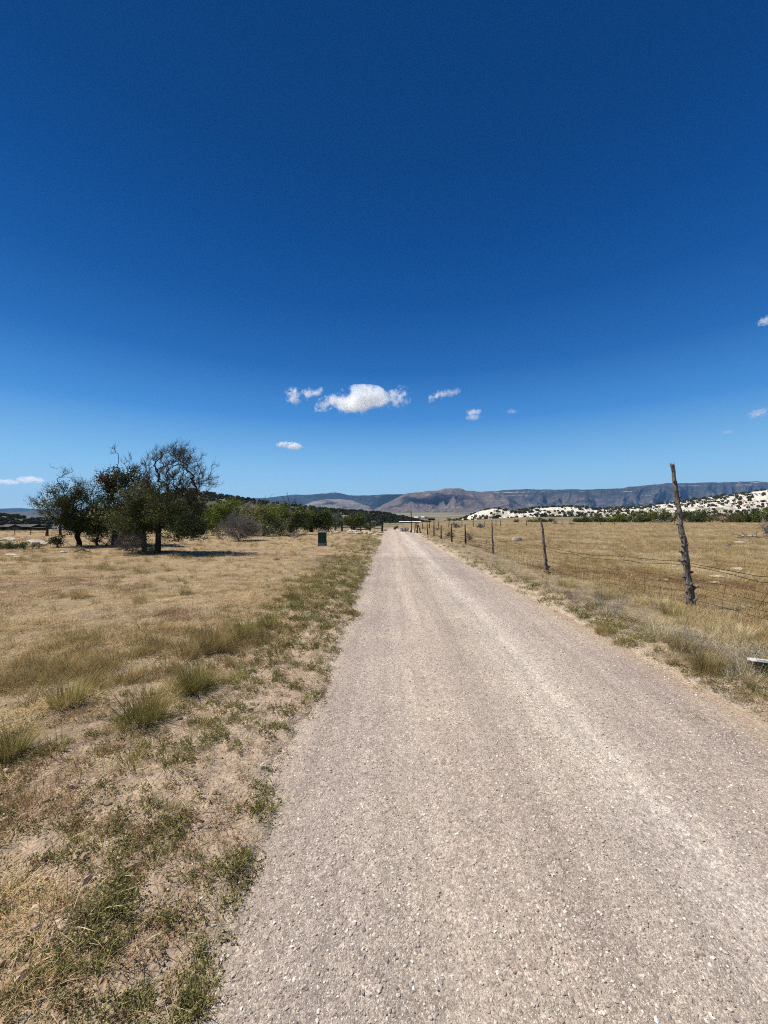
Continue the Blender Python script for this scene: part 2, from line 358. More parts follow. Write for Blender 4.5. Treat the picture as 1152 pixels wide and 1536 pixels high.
s1 = nt.nodes.new('ShaderNodeSeparateColor'); nt.links.new(v1.outputs['Color'], s1.inputs[0])
s2 = nt.nodes.new('ShaderNodeSeparateColor'); nt.links.new(v2.outputs['Color'], s2.inputs[0])
v3 = N(nt, 'ShaderNodeTexVoronoi'); v3.inputs['Scale'].default_value = 44; nt.links.new(p_, v3.inputs['Vector'])
s3 = nt.nodes.new('ShaderNodeSeparateColor'); nt.links.new(v3.outputs['Color'], s3.inputs[0])
pm = noise(nt, 5, p_, 4)
c1 = mix(nt, tr.outputs[0], ramp(nt, [(0.0, 0.55), (0.5, 0.95), (0.9, 1.25), (1.0, 1.6)], s1.outputs[0]).outputs[0], mth(nt, 'MULTIPLY', pm, 1.2), 'MULTIPLY')
c1 = mix(nt, c1, ramp(nt, [(0.0, 0.6), (0.6, 1.0), (1.0, 1.4)], s2.outputs[1]).outputs[0], 0.75, 'MULTIPLY')
c1 = mix(nt, c1, ramp(nt, [(0.0, 0.62), (0.35, 0.95), (0.75, 1.08), (1.0, 1.42)], s3.outputs[2]).outputs[0], mth(nt, 'MULTIPLY', noise(nt, 2.2, p_, 5), 1.1), 'MULTIPLY')
c1 = mix(nt, c1, (1.06, 1.05, 1.035), 1.0, 'MULTIPLY')
stv = N(nt, 'ShaderNodeMapping'); stv.inputs['Scale'].default_value = (5.5, 0.22, 1); nt.links.new(p_, stv.inputs['Vector'])
c1 = mix(nt, c1, ramp(nt, [(0.32, 0.8), (0.5, 1.0), (0.68, 1.17)], noise(nt, 1.0, stv.outputs[0], 5, 0.65)).outputs[0], 0.9, 'MULTIPLY')
c1 = mix(nt, c1, ramp(nt, [(0.3, (0.86, 0.83, 0.84)), (0.7, (1.1, 1.08, 1.02))], noise(nt, 0.9, p_, 5)).outputs[0], 1.0, 'MULTIPLY')
nt.links.new(c1, b.inputs['Base Color'])
hh = mth(nt, 'ADD', mth(nt, 'MULTIPLY', v1.outputs['Distance'], -1.0), mth(nt, 'MULTIPLY', v2.outputs['Distance'], -0.6))
bump(nt, b, mth(nt, 'ADD', mth(nt, 'MULTIPLY', hh, 0.45), mth(nt, 'MULTIPLY', noise(nt, 70, p_, 8, 0.75), 1.3)), 0.8, 0.008)
ro = mk('gravel_road', np.stack([X, Y, Z], 1), Fq, rm, smooth=True); tag(ro, kind='structure')

# ------------------------------------------------------------------ mountains and hills
def ridge(name, prof, Yc, dF, dB, foot_y=None, step=1.2, nv=46, power=1.35, spur=0.0, sfreq=1.0, rough=0.0, seed=1, mat=None, dip=0.0, jag=0.0):
    """heightfield: crest line follows prof (photo px) at distance Yc, foot dF nearer and dB behind"""
    p = np.array(prof, float); us = np.arange(p[0, 0], p[-1, 0] + step / 2, step)
    cy_ = np.interp(us, p[:, 0], p[:, 1]) - jag * (fbm(us * 0.09, us * 0 + seed, 4, seed) - 0.5) * 2; t = (us - VX) / F
    v = np.concatenate([np.linspace(0, 1, nv), 1 + np.linspace(0, 1, 9)[1:]])
    U, Vv = np.meshgrid(np.arange(len(us)), v); T = t[U]
    Yw = np.where(Vv <= 1, Yc - dF * (1 - Vv), Yc + dB * (Vv - 1))
    Xw = T * Yw
    crest = (H + (VY - cy_) / F * Yc)[U]
    foot = base_z(Xw, Yw) - 4
    Xs = T * Yc
    vv = np.clip(Vv, 0, 1)
    wx = Xs / dF * sfreq
    warp = 0.9 * (fbm(wx * 1.3 + 5, vv * 2.2, 3, seed + 3) - 0.5)
    rd = 1 - np.abs(2 * fbm(wx * 1.7 + warp, vv * 0.5 + 2, 2, seed) - 1) * 2.4
    rd2 = 1 - np.abs(2 * fbm(wx * 6 + warp * 2, vv * 1.5, 3, seed + 9) - 1) * 1.9
    env = np.clip(4 * vv * (1 - vv), 0, 1) ** 0.8 * (1 - vv) ** 0.45
    s = vv ** power * (1 - spur * env * np.clip(0.62 * np.clip(1 - rd, 0, 1.3) + 0.34 * np.clip(1 - rd2, 0, 1.3), 0, 0.72))
    s = np.clip(s, 0, 1)
    hgt = foot + (crest - foot) * s
    hgt = np.where(Vv > 1, crest - (crest - foot) * ((Vv - 1) ** 1.2) * 0.9, hgt)
    hgt = hgt + rough * (fbm(Xw / dF * 30, Yw / dF * 30, 4, seed + 5) - 0.5) * np.where(Vv <= 1, np.clip(3 * (1 - vv), 0, 1), 0.3)
    nu = len(us); i = np.arange(nu * len(v)).reshape(len(v), nu)
    Fq = np.stack([i[:-1, :-1], i[:-1, 1:], i[1:, 1:], i[1:, :-1]], -1).reshape(-1, 4)
    o = mk(name, np.stack([Xw.ravel(), Yw.ravel(), hgt.ravel()], 1), Fq, mat, smooth=True, attrs={'up': np.clip(Vv, 0, 1).ravel()})
    return tag(o, kind='structure'), (Xw, Yw, hgt, Vv, us)

def rock_mat(name, low, mid_, high, cliff, forest, fthr=0.55, strata=0.02, sc_=1.0, famt=0.9):
    m, nt, b = newmat(name, 1.0, 0.0)
    p_ = pos(nt); up = N(nt, 'ShaderNodeAttribute', attribute_name='up')
    big = noise(nt, 0.0011 * sc_, p_, 6, 0.65)
    base = ramp(nt, [(0.0, low), (0.45, mid_), (1.0, high)], mth(nt, 'ADD', up.outputs['Fac'], mth(nt, 'MULTIPLY', mth(nt, 'SUBTRACT', big, 0.5), 0.9))).outputs[0]
    sp = nt.nodes.new('ShaderNodeSeparateXYZ'); nt.links.new(p_, sp.inputs[0])
    cv = N(nt, 'ShaderNodeCombineXYZ'); nt.links.new(mth(nt, 'MULTIPLY', sp.outputs[0], 0.0004), cv.inputs[0]); nt.links.new(mth(nt, 'MULTIPLY', sp.outputs[2], strata), cv.inputs[2])
    st = noise(nt, 1.0, cv.outputs[0], 4, 0.6)
    msk = mth(nt, 'MULTIPLY', ramp(nt, [(0.54, 0.0), (0.62, 1.0)], st).outputs[0], ramp(nt, [(0.48, 0.0), (0.6, 1.0)], noise(nt, 0.0025 * sc_, p_, 5, 0.7)).outputs[0])
    c = mix(nt, base, cliff, msk)
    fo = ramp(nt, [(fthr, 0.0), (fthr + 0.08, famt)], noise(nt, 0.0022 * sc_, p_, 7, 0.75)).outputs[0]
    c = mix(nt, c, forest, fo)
    c = mix(nt, c, ramp(nt, [(0.3, 0.7), (0.7, 1.25)], noise(nt, 0.02 * sc_, p_, 5, 0.7)).outputs[0], 1.0, 'MULTIPLY')
    nt.links.new(c, b.inputs['Base Color'])
    bump(nt, b, noise(nt, 0.006 * sc_, p_, 8, 0.7), 0.9, 60 / sc_)
    return m
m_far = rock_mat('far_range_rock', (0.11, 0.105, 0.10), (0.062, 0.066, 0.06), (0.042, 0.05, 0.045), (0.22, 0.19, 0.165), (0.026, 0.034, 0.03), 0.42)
m_mid = rock_mat('brown_mountain_rock', (0.175, 0.15, 0.13), (0.135, 0.112, 0.10), (0.15, 0.125, 0.112), (0.29, 0.265, 0.24), (0.05, 0.05, 0.042), 0.57)
m_mesa = rock_mat('mesa_rock', (0.145, 0.125, 0.112), (0.105, 0.092, 0.084), (0.06, 0.062, 0.052), (0.40, 0.36, 0.32), (0.04, 0.045, 0.036), 0.50)
m_tan = rock_mat('tan_foothill_rock', (0.16, 0.135, 0.105), (0.20, 0.17, 0.13), (0.24, 0.205, 0.165), (0.38, 0.33, 0.28), (0.06, 0.065, 0.045), 0.54)
m_dark = rock_mat('dark_slope', (0.05, 0.055, 0.035), (0.02, 0.03, 0.02), (0.016, 0.026, 0.018), (0.06, 0.06, 0.045), (0.014, 0.022, 0.014), 0.42)  # near-black green tones, darker than the ranges around it
m_pale = rock_mat('pale_far_ridge', (0.14, 0.13, 0.11), (0.12, 0.11, 0.095), (0.11, 0.105, 0.09), (0.2, 0.18, 0.15), (0.07, 0.07, 0.05), 0.6)

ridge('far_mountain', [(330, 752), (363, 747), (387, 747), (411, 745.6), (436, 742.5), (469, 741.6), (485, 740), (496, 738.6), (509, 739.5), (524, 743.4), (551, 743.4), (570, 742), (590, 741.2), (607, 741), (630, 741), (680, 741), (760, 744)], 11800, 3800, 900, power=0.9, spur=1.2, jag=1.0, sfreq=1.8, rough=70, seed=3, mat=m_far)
ridge('tan_foothill', [(400, 768), (430, 765), (455, 758), (470, 752), (490, 749), (510, 748.5), (530, 751), (545, 757), (556, 760), (570, 766), (600, 768)], 9300, 1500, 1200, power=0.9, spur=0.35, sfreq=0.8, rough=40, seed=15, mat=m_tan, step=0.8)
ridge('dark_ridge', [(530, 768), (548, 763), (556, 758), (563, 752), (569, 745.5), (580, 742.2), (596, 742), (620, 745), (650, 760)], 9900, 1200, 900, power=0.8, spur=0.35, sfreq=0.6, rough=35, seed=55, mat=m_dark, step=0.8)  # separate ridge in the darkest slope material
ridge('brown_mountain', [(550, 768), (565, 762.5), (576, 756), (594, 748), (603, 743), (612, 739.6), (638, 737), (659, 735.7), (667, 732.6), (678, 732.2), (689, 732.3), (700, 736), (716, 737), (742, 739), (763, 744), (781, 756), (800, 764), (830, 769)], 7300, 1900, 1200, power=0.85, spur=1.3, jag=1.0, sfreq=1.4, rough=45, seed=23, mat=m_mid, step=0.7, nv=64)
ridge('right_mesa', [(690, 742), (716, 738), (742, 736.5), (768, 734.4), (789, 734), (820, 734.4), (850, 734), (871, 734.6), (902, 733.5), (929, 732.5), (944, 730), (973, 728), (1005, 724.6), (1033, 724.6), (1054, 724), (1086, 723.3), (1107, 722.8), (1134, 721.5), (1152, 723.6), (1180, 726), (1260, 735)], 9200, 2300, 1000, power=0.75, spur=1.3, jag=0.9, sfreq=1.6, rough=60, seed=37, mat=m_mesa, nv=60, step=1.0)
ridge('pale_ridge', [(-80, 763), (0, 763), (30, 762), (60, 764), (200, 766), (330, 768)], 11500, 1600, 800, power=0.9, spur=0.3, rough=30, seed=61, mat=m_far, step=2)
ridge('low_pale_hill', [(-60, 769), (0, 768), (30, 767.5), (60, 766), (110, 768), (150, 771), (240, 774)], 6500, 1200, 800, power=0.9, spur=0.4, sfreq=0.7, rough=25, seed=71, mat=m_pale, step=1.5)

def scrub_hill_mat(name, rock, soil_, thr):
    m, nt, b = newmat(name, 1.0, 0.05)
    p_ = pos(nt); up = N(nt, 'ShaderNodeAttribute', attribute_name='up')
    f = mth(nt, 'ADD', noise(nt, 0.035, p_, 5, 0.65), mth(nt, 'MULTIPLY', mth(nt, 'SUBTRACT', up.outputs['Fac'], 0.45), 0.25))
    c = mix(nt, soil_, rock, ramp(nt, [(thr, 0.0), (thr + 0.11, 1.0)], f).outputs[0])
    c = mix(nt, c, ramp(nt, [(0.3, 0.75), (0.7, 1.15)], noise(nt, 0.3, p_, 4)).outputs[0], 1.0, 'MULTIPLY')
    nt.links.new(c, b.inputs['Base Color']); bump(nt, b, noise(nt, 0.12, p_, 5), 0.6, 3.0)
    return m
m_white = scrub_hill_mat('white_rock_slope', (0.64, 0.60, 0.51), (0.30, 0.26, 0.18), 0.36)
m_scrub = scrub_hill_mat('scrubby_slope', (0.36, 0.31, 0.25), (0.095, 0.09, 0.06), 0.60)
o_wh, g_wh = ridge('white_hill', [(660, 784), (682, 781), (703, 774), (721, 766.4), (742, 762.5), (755, 764.4), (768, 766.4), (786, 765), (807, 761.7), (850, 760), (876, 760.8), (892, 764.0), (905, 763.4), (929, 761.3), (968, 759.5), (1007, 754.3), (1034, 749.8), (1060, 746.4), (1086, 743.2), (1112, 740), (1152, 734.6), (1200, 728), (1300, 720)], 800, 210, 240, power=0.75, rough=7, spur=0.12, seed=81, mat=m_white)
o_lh, g_lh = ridge('scrubby_hill', [(40, 792), (90, 784), (140, 772), (190, 755), (240, 741), (275, 734), (290, 734), (308, 738), (345, 745.5), (363, 748), (400, 754), (440, 759), (484, 763), (520, 767), (545, 773), (570, 779)], 420, 170, 150, power=0.75, rough=5, spur=0.1, seed=91, mat=m_scrub)
o_lh2, g_lh2 = ridge('low_scrubby_hill', [(440, 770), (484, 766), (533, 767.0), (560, 769), (582, 771.4), (605, 776), (630, 782), (645, 785)], 560, 130, 150, power=0.75, rough=5, spur=0.1, seed=97, mat=m_scrub)
o_fl, g_fl = ridge('scrubby_knoll', [(-120, 774), (-40, 772), (0, 772.7), (22, 774), (34, 776.7), (43, 778.4), (90, 778.5), (160, 778), (260, 780), (330, 785)], 340, 110, 120, power=0.7, rough=4, spur=0.1, seed=103, mat=m_scrub)

# ------------------------------------------------------------------ instancing for uncountable stuff
def scatter(name, P, rot, scl, idx, sources, label, cat):
    col_ = bpy.data.collections.new(name + '_sources')
    for k, s in enumerate(sources):
        s.name = f'{name}_source_{k:02d}'; col_.objects.link(s)
    me_o = mk(name, P, [], None, attrs={'rot': np.asarray(rot, np.float32), 'scl': np.asarray(scl, np.float32), 'idx': np.asarray(idx, np.int32)})
    ng = bpy.data.node_groups.new(name, 'GeometryNodeTree')
    ng.interface.new_socket('Geometry', in_out='INPUT', socket_type='NodeSocketGeometry'); ng.interface.new_socket('Geometry', in_out='OUTPUT', socket_type='NodeSocketGeometry')
    gi = ng.nodes.new('NodeGroupInput'); gout = ng.nodes.new('NodeGroupOutput')
    ip = ng.nodes.new('GeometryNodeInstanceOnPoints'); ci = ng.nodes.new('GeometryNodeCollectionInfo')
    ci.inputs['Collection'].default_value = col_; ci.inputs['Separate Children'].default_value = True; ci.inputs['Reset Children'].default_value = True
    def na(n, ty):
        a = ng.nodes.new('GeometryNodeInputNamedAttribute'); a.data_type = ty; a.inputs['Name'].default_value = n; return a.outputs['Attribute']
    e2r = ng.nodes.new('FunctionNodeEulerToRotation')
    ng.links.new(na('rot', 'FLOAT_VECTOR'), e2r.inputs[0]); ng.links.new(e2r.outputs[0], ip.inputs['Rotation'])
    ng.links.new(na('scl', 'FLOAT'), ip.inputs['Scale']); ng.links.new(na('idx', 'INT'), ip.inputs['Instance Index'])
    ip.inputs['Pick Instance'].default_value = True
    ng.links.new(gi.outputs[0], ip.inputs['Points']); ng.links.new(ci.outputs[0], ip.inputs['Instance']); ng.links.new(ip.outputs[0], gout.inputs[0])
    md = me_o.modifiers.new('scatter', 'NODES'); md.node_group = ng
    return tag(me_o, label, cat, kind='stuff')

def blades(n, rad, h0, h1, lean, width, seed, flat_=0.0, seg=3, curl=0.6, dark_in=True, sprawl=0.0):
    """a clump of n tapering bent blades; returns V, quads, shade"""
    g = np.random.default_rng(seed)
    a = g.uniform(0, 2 * np.pi, n); rr = rad * np.sqrt(g.uniform(0, 1, n))
    bx, by = rr * np.cos(a), rr * np.sin(a)
    h = g.uniform(h0, h1, n); da = a + g.normal(0, 0.9, n)
    ln = np.abs(g.normal(lean, lean * 0.5, n)) + rr / max(rad, 1e-6) * lean * 0.7
    isf = g.uniform(0, 1, n) < flat_
    ln = np.where(isf, g.uniform(1.25, 1.5, n), ln)
    sh = np.clip(g.beta(2, 2, n), 0, 1)
    spr = g.uniform(0, 1, n) < sprawl
    ln = np.where(spr, g.uniform(0.9, 1.2, n), ln); sh = np.where(spr, g.uniform(0.8, 1, n), sh)
    wd = width * g.uniform(0.6, 1.3, n); Vs = []; Ss = []
    th = ln.copy(); px, py, pz = bx.copy(), by.copy(), np.zeros(n)
    side = da + np.pi / 2 + g.normal(0, 0.4, n)
    for k in range(seg + 1):
        f = k / seg; ww = wd * (1 - f) ** 0.7 * 0.5 + 0.0003
        Vs.append(np.stack([px + np.cos(side) * ww, py + np.sin(side) * ww, pz], 1)); Vs.append(np.stack([px - np.cos(side) * ww, py - np.sin(side) * ww, pz], 1))
        st = h / seg
        px = px + np.sin(th) * np.cos(da) * st; py = py + np.sin(th) * np.sin(da) * st; pz = np.maximum(pz + np.cos(th) * st, 0.004)
        th = np.minimum(th + curl * g.uniform(0.2, 1.0, n) / seg * np.where(isf, 0.2, 1), 1.75)
    V = np.stack(Vs, 1); m = 2 * (seg + 1)
    q = np.concatenate([np.array([[2 * k, 2 * k + 1, 2 * k + 3, 2 * k + 2]]) for k in range(seg)])
    Fq = (np.arange(n)[:, None, None] * m + q[None]).reshape(-1, 4)
    return V.reshape(-1, 3), Fq, np.repeat(sh, m)
def clump_src(n, mat, count, *a, **k):
    out = []
    for i in range(count):
        k2 = dict(k); V, Fq, sh = blades(*a, seed=n * 100 + i, **k2)
        out.append(mk('src', V, Fq, mat, attrs={'shade': sh}, link=False))
    return out
def leafy_src(n, mat, count, stems, h0, h1, leaf, per, spread, seed0):
    """low weed: short stems carrying small leaves"""
    out = []
    for i in range(count):
        g = np.random.default_rng(seed0 + i); V = []; Fq = []; S = []
        for s in range(stems):
            a = g.uniform(0, 2 * np.pi); tilt = abs(g.normal(0.7, 0.35)); h = g.uniform(h0, h1); b0 = g.normal(0, spread * 0.35, 2)
            d = np.array([np.cos(a) * np.sin(tilt), np.sin(a) * np.sin(tilt), max(np.cos(tilt), 0.12)])
            for l in range(per):
                f = (l + 0.5) / per; c = np.array([b0[0], b0[1], 0]) + d * h * f
                u = g.normal(0, 1, 3); u /= np.linalg.norm(u); u[2] = abs(u[2]) * 0.7; v = np.cross(u, g.normal(0, 1, 3)); v /= np.linalg.norm(v) + 1e-6
                L_ = leaf * g.uniform(0.6, 1.4); W_ = L_ * 0.38; k = len(V)
                V += [c, c + u * L_ * 0.5 + v * W_, c + u * L_, c + u * L_ * 0.5 - v * W_]; Fq.append([k, k + 1, k + 2, k + 3]); S += [np.clip(g.normal(0.5, 0.22), 0, 1)] * 4
        out.append(mk('src', np.array(V), np.array(Fq), mat, attrs={'shade': np.array(S)}, link=False))
    return out

def field(n_near, rmin, rmax, tmin, tmax, power=1.0, seed=0):
    """points in the view fan, density per area falling with distance"""
    g = np.random.default_rng(seed)
    u = g.uniform(0, 1, n_near)
    Yv = rmin * (rmax / rmin) ** u if power == 1.0 else (rmin ** power + u * (rmax ** power - rmin ** power)) ** (1 / power)
    t = g.uniform(tmin, tmax, n_near)
    return t * Yv, Yv, g
def finish(name, x, y, g, sources, s0, s1, label, cat, grow=0.0, dz=0.0, tilt=0.12):
    z = ground_z(x, y) + dz
    k = len(x); rot = np.stack([g.normal(0, tilt, k), g.normal(0, tilt, k), g.uniform(0, 2 * np.pi, k)], 1)
    s = g.uniform(s0, s1, k) * (1 + grow * np.maximum(y - 5, 0))
    return scatter(name, np.stack([x, y, z], 1), rot, s, g.integers(0, len(sources), k), sources, label, cat)
ROT = 1.18
# left field: matted dry straw
src = (clump_src(1, M['straw'], 3, 44, 0.12, 0.03, 0.11, 0.8, 0.0032, flat_=0.5) + clump_src(11, M['tuft_dry'], 2, 46, 0.09, 0.05, 0.16, 0.5, 0.0030, flat_=0.15)
       + clump_src(12, M['pale'], 2, 34, 0.14, 0.04, 0.13, 0.9, 0.0032, flat_=0.7) + clump_src(13, M['rust'], 2, 40, 0.11, 0.03, 0.10, 0.7, 0.0036, flat_=0.4))
x, y, g = field(52000, 1.0, 62, -1.25, -0.005, 1.0, 101)
L = edge_l(y) - x; nn = fbm(x * 0.9, y * 0.9, 3, 201); n4 = fbm(x * 0.5 + 7, y * 0.8, 4, 211); n5 = fbm(x * 3.1, y * 3.1, 2, 212)
keep = g.uniform(0, 1, len(x)) < sstep(0.9, 2.2, L + (nn - 0.5) * 1.6 + 1.1 * sstep(2.8, 7, y)) * (0.18 + 0.82 * sstep(0.36, 0.52, n5)) * np.where(nn > 0.38, 1, 0.35)
x, y, n4 = x[keep], y[keep], n4[keep]
pk = np.clip((n4 - 0.5) * 2.6 + 0.56 + g.normal(0, 0.22, len(x)), 0, 0.999)
order = np.array([3, 5, 0, 1, 5, 2, 6, 0, 6, 8]); ix = order[(pk * 10).astype(int)]
z = ground_z(x, y); k = len(x)
scatter('dry_straw_grass', np.stack([x, y, z], 1), np.stack([g.normal(0, .12, k), g.normal(0, .12, k), g.uniform(0, 6.28, k)], 1), g.uniform(0.5, 1.1, k) * np.clip(0.45 + 0.2 * y, 0.55, 1) * (1 + 0.024 * np.maximum(y - 5, 0)), ix, src, 'matted dry grass in pale and brown patches over the field left of the gravel road', 'grass')
# reddish weeds in patches
src = clump_src(2, M['rust'], 4, 30, 0.09, 0.02, 0.075, 0.75, 0.0026, flat_=0.3)
x, y, g = field(24000, 1.0, 60, -1.25, 1.2, 1.0, 102)
L = edge_l(y) - x; Rr = x - edge_r(y); nn = fbm(x * 0.55, y * 0.55, 4, 202); n3_ = fbm(x * 2, y * 2, 2, 203)
pr = np.where(L > Rr, 0.16 * sstep(0.45, 0.6, n3_) * (sstep(0.05, 0.25, L) - sstep(1.0, 1.8, L)), np.maximum((0.6 + 0.4 * sstep(0.40, 0.56, n3_)) * (sstep(0.06, 0.25, Rr) - sstep(0.7, 1.2, Rr)), 0.1 * sstep(0.52, 0.62, nn) * sstep(1.5, 2.5, Rr)))
keep = g.uniform(0, 1, len(x)) < pr; x, y = x[keep], y[keep]
finish('dry_brown_weeds', x, y, g, src, 0.5, 1.15, 'reddish brown dead weeds in patches on both verges', 'weeds', grow=0.02)
# green low weeds by the road
src = leafy_src(3, M['weed'], 6, 16, 0.025, 0.07, 0.0095, 11, 0.10, 300) + leafy_src(33, M['rust'], 1, 16, 0.025, 0.07, 0.0085, 11, 0.10, 340) + clump_src(31, M['weed'], 3, 34, 0.06, 0.03, 0.09, 0.6, 0.0026)
x, y, g = field(76000, 0.95, 58, -1.2, 1.2, 1.0, 103)
L = edge_l(y) - x; Rr = x - edge_r(y); nn = fbm(x * 2.2, y * 2.2, 3, 204) * 0.4 + fbm(x * 11, y * 11, 2, 214) * 0.6
pl = (0.10 + 0.5 * sstep(2.6, 7, y) * sstep(1.6, 0.7, L) + 0.85 * sstep(0.45, 0.6, nn + 0.06 * sstep(5, 14, y))) * sstep(-0.12, 0.2, L) * (1 - sstep(1.3, 2.3, L + (nn - 0.5) * 2)) * (0.42 + 0.26 * sstep(2.2, 5, y))
pr = (0.3 + 0.7 * sstep(0.38, 0.5, nn)) * sstep(0.02, 0.2, Rr) * (1 - sstep(0.45, 1.0, Rr)) * 0.45
keep = g.uniform(0, 1, len(x)) < np.where(L > Rr, pl, pr); x, y = x[keep], y[keep]; k = len(x)
scatter('green_weeds', np.stack([x, y, ground_z(x, y)], 1), np.stack([g.normal(0, .12, k), g.normal(0, .12, k), g.uniform(0, 6.28, k)], 1), g.uniform(0.4, 0.9, k) * (1 + 1.1 * sstep(2.5, 8, y) + 0.012 * np.maximum(y - 8, 0)), g.integers(0, len(src), k), src, 'low dusty green weeds creeping along the road edges', 'weeds')
# pale standing straw on the right verge
src = clump_src(4, M['pale'], 5, 54, 0.11, 0.08, 0.25, 0.5, 0.003, flat_=0.3) + clump_src(41, M['tuft_dry'], 1, 50, 0.10, 0.08, 0.2, 0.45, 0.003, flat_=0.2)
x, y, g = field(11000, 2.0, 58, 0.03, 1.25, 1.0, 104)
Rr = x - edge_r(y); nn = fbm(x * 0.9, y * 0.9, 3, 205); n5 = fbm(x * 2.8, y * 2.8, 2, 215)
keep = g.uniform(0, 1, len(x)) < sstep(0.3, 0.8, Rr + (nn - 0.5) * 0.6) * (1 - sstep(1.5, 2.3, Rr)) * sstep(0.3, 0.5, n5); x, y = x[keep], y[keep]
finish('pale_verge_grass', x, y, g, src, 0.35, 0.78, 'pale straw grass standing along the right verge under the fence', 'grass', grow=0.012)
# grey scrubby weeds under the fence
src = leafy_src(8, M['sage'], 4, 26, 0.08, 0.22, 0.011, 12, 0.16, 380) + clump_src(81, M['sage'], 2, 50, 0.12, 0.08, 0.24, 0.7, 0.0026, flat_=0.2)
x, y, g = field(9000, 2.2, 50, 0.03, 1.25, 1.0, 110)
Rr = x - edge_r(y); nn = fbm(x * 1.1, y * 1.1, 3, 219); keep = g.uniform(0, 1, len(x)) < sstep(0.25, 0.6, Rr) * (1 - sstep(1.2, 2.1, Rr)) * sstep(0.44, 0.56, nn) * 0.8; x, y = x[keep], y[keep]
finish('grey_scrub_weeds', x, y, g, src, 0.5, 1.1, 'grey brown scrubby weeds tangled along the right verge', 'weeds', grow=0.012)
# golden field to the right
src = (clump_src(51, M['pale'], 2, 46, 0.14, 0.05, 0.17, 0.6, 0.0034, flat_=0.35) + clump_src(5, M['gold'], 4, 50, 0.14, 0.05, 0.19, 0.55, 0.0036, flat_=0.25)
       + clump_src(52, M['tuft_dry'], 2, 46, 0.12, 0.07, 0.2, 0.5, 0.0036, flat_=0.2) + clump_src(53, M['rust'], 2, 40, 0.12, 0.05, 0.15, 0.5, 0.0036, flat_=0.3))
x, y, g = field(46000, 2.2, 120, 0.03, 1.25, 1.0, 105)
Rr = x - edge_r(y); nn = fbm(x * 0.8, y * 0.8, 3, 206); n5 = fbm(x * 2.4, y * 2.4, 2, 216); n4 = fbm(x * 0.45 + 3, y * 0.45, 4, 217)
keep = g.uniform(0, 1, len(x)) < sstep(1.2, 2.1, Rr) * (0.3 + 0.7 * sstep(0.34, 0.52, n5)) * np.where(nn > 0.38, 1, 0.45); x, y, n4 = x[keep], y[keep], n4[keep]
pk = np.clip((n4 - 0.5) * 2.8 + 0.45 + g.normal(0, 0.2, len(x)), 0, 0.999); ix = np.array([0, 1, 2, 3, 2, 4, 5, 6, 7, 8])[(pk * 10).astype(int)] ; ix = np.where(g.uniform(0, 1, len(x)) < 0.05, 9, ix)
z = ground_z(x, y); k = len(x)
scatter('golden_field_grass', np.stack([x, y, z], 1), np.stack([g.normal(0, .12, k), g.normal(0, .12, k), g.uniform(0, 6.28, k)], 1), g.uniform(0.45, 1.05, k) * (1 + 0.024 * np.maximum(y - 5, 0)), ix, src, 'short golden dry grass over the fenced field on the right', 'grass')
# taller rough grass between the trees and the mown field
src = clump_src(7, M['tuft_dry'], 3, 90, 0.14, 0.16, 0.40, 0.4, 0.005, flat_=0.1) + clump_src(71, M['pale'], 2, 80, 0.16, 0.14, 0.36, 0.5, 0.005, flat_=0.2) + clump_src(72, M['straw'], 2, 80, 0.16, 0.1, 0.3, 0.5, 0.005, flat_=0.2)
x, y, g = field(4600, 4.5, 46, -1.25, 1.2, 1.3, 109)
L = edge_l(y) - x; Rr = x - edge_r(y); nn = fbm(x * 0.45, y * 0.7, 4, 209)
pr = np.where(L > Rr, sstep(1.2, 3.5, L) * sstep(0.47, 0.57, nn) * (0.04 + 0.8 * sstep(10, 16, y)), 0.35 * sstep(2.5, 3.5, Rr) * sstep(0.48, 0.58, nn))
keep = g.uniform(0, 1, len(x)) < pr; x, y = x[keep], y[keep]
finish('rough_grass', x, y, g, src, 0.4, 0.95, 'rough taller dry grass in loose clumps over both fields', 'grass')
# small green grey bunches spread between the verge and the trees
src = clump_src(9, M['tuft'], 4, 70, 0.06, 0.06, 0.17, 0.4, 0.0028, flat_=0.08, sprawl=0.1) + clump_src(91, M['tuft_dry'], 3, 70, 0.06, 0.06, 0.18, 0.4, 0.0028, flat_=0.08, sprawl=0.1)
x, y, g = field(5200, 2.3, 45, -1.25, 1.2, 1.15, 111)
L = edge_l(y) - x; Rr = x - edge_r(y); nn = fbm(x * 0.7, y * 0.7, 4, 221)
keep = g.uniform(0, 1, len(x)) < np.where(L > Rr, sstep(0.4, 0.9, L) * (1 - 0.7 * sstep(3, 9, L)) * sstep(0.47, 0.58, nn) * 0.75, sstep(0.3, 0.7, Rr) * (1 - 0.75 * sstep(1.4, 2.2, Rr)) * sstep(0.44, 0.56, nn) * 0.6); x, y = x[keep], y[keep]
finish('small_bunch_grass', x, y, g, src, 0.5, 1.25, 'small green grey bunches of grass dotted beside the road and in the fields', 'grass', grow=0.02)
# loose dead stalks on bare soil
src = clump_src(6, M['pale'], 4, 9, 0.12, 0.04, 0.13, 0.7, 0.0018, flat_=0.9)
x, y, g = field(3000, 0.95, 14, -1.2, 1.2, 1.0, 106)
L = edge_l(y) - x; Rr = x - edge_r(y); keep = (np.maximum(L, Rr) > 0.15); x, y = x[keep], y[keep]
finish('loose_straw', x, y, g, src, 0.3, 0.9, 'loose straw stalks lying on the bare verge soil', 'straw', dz=0.004)

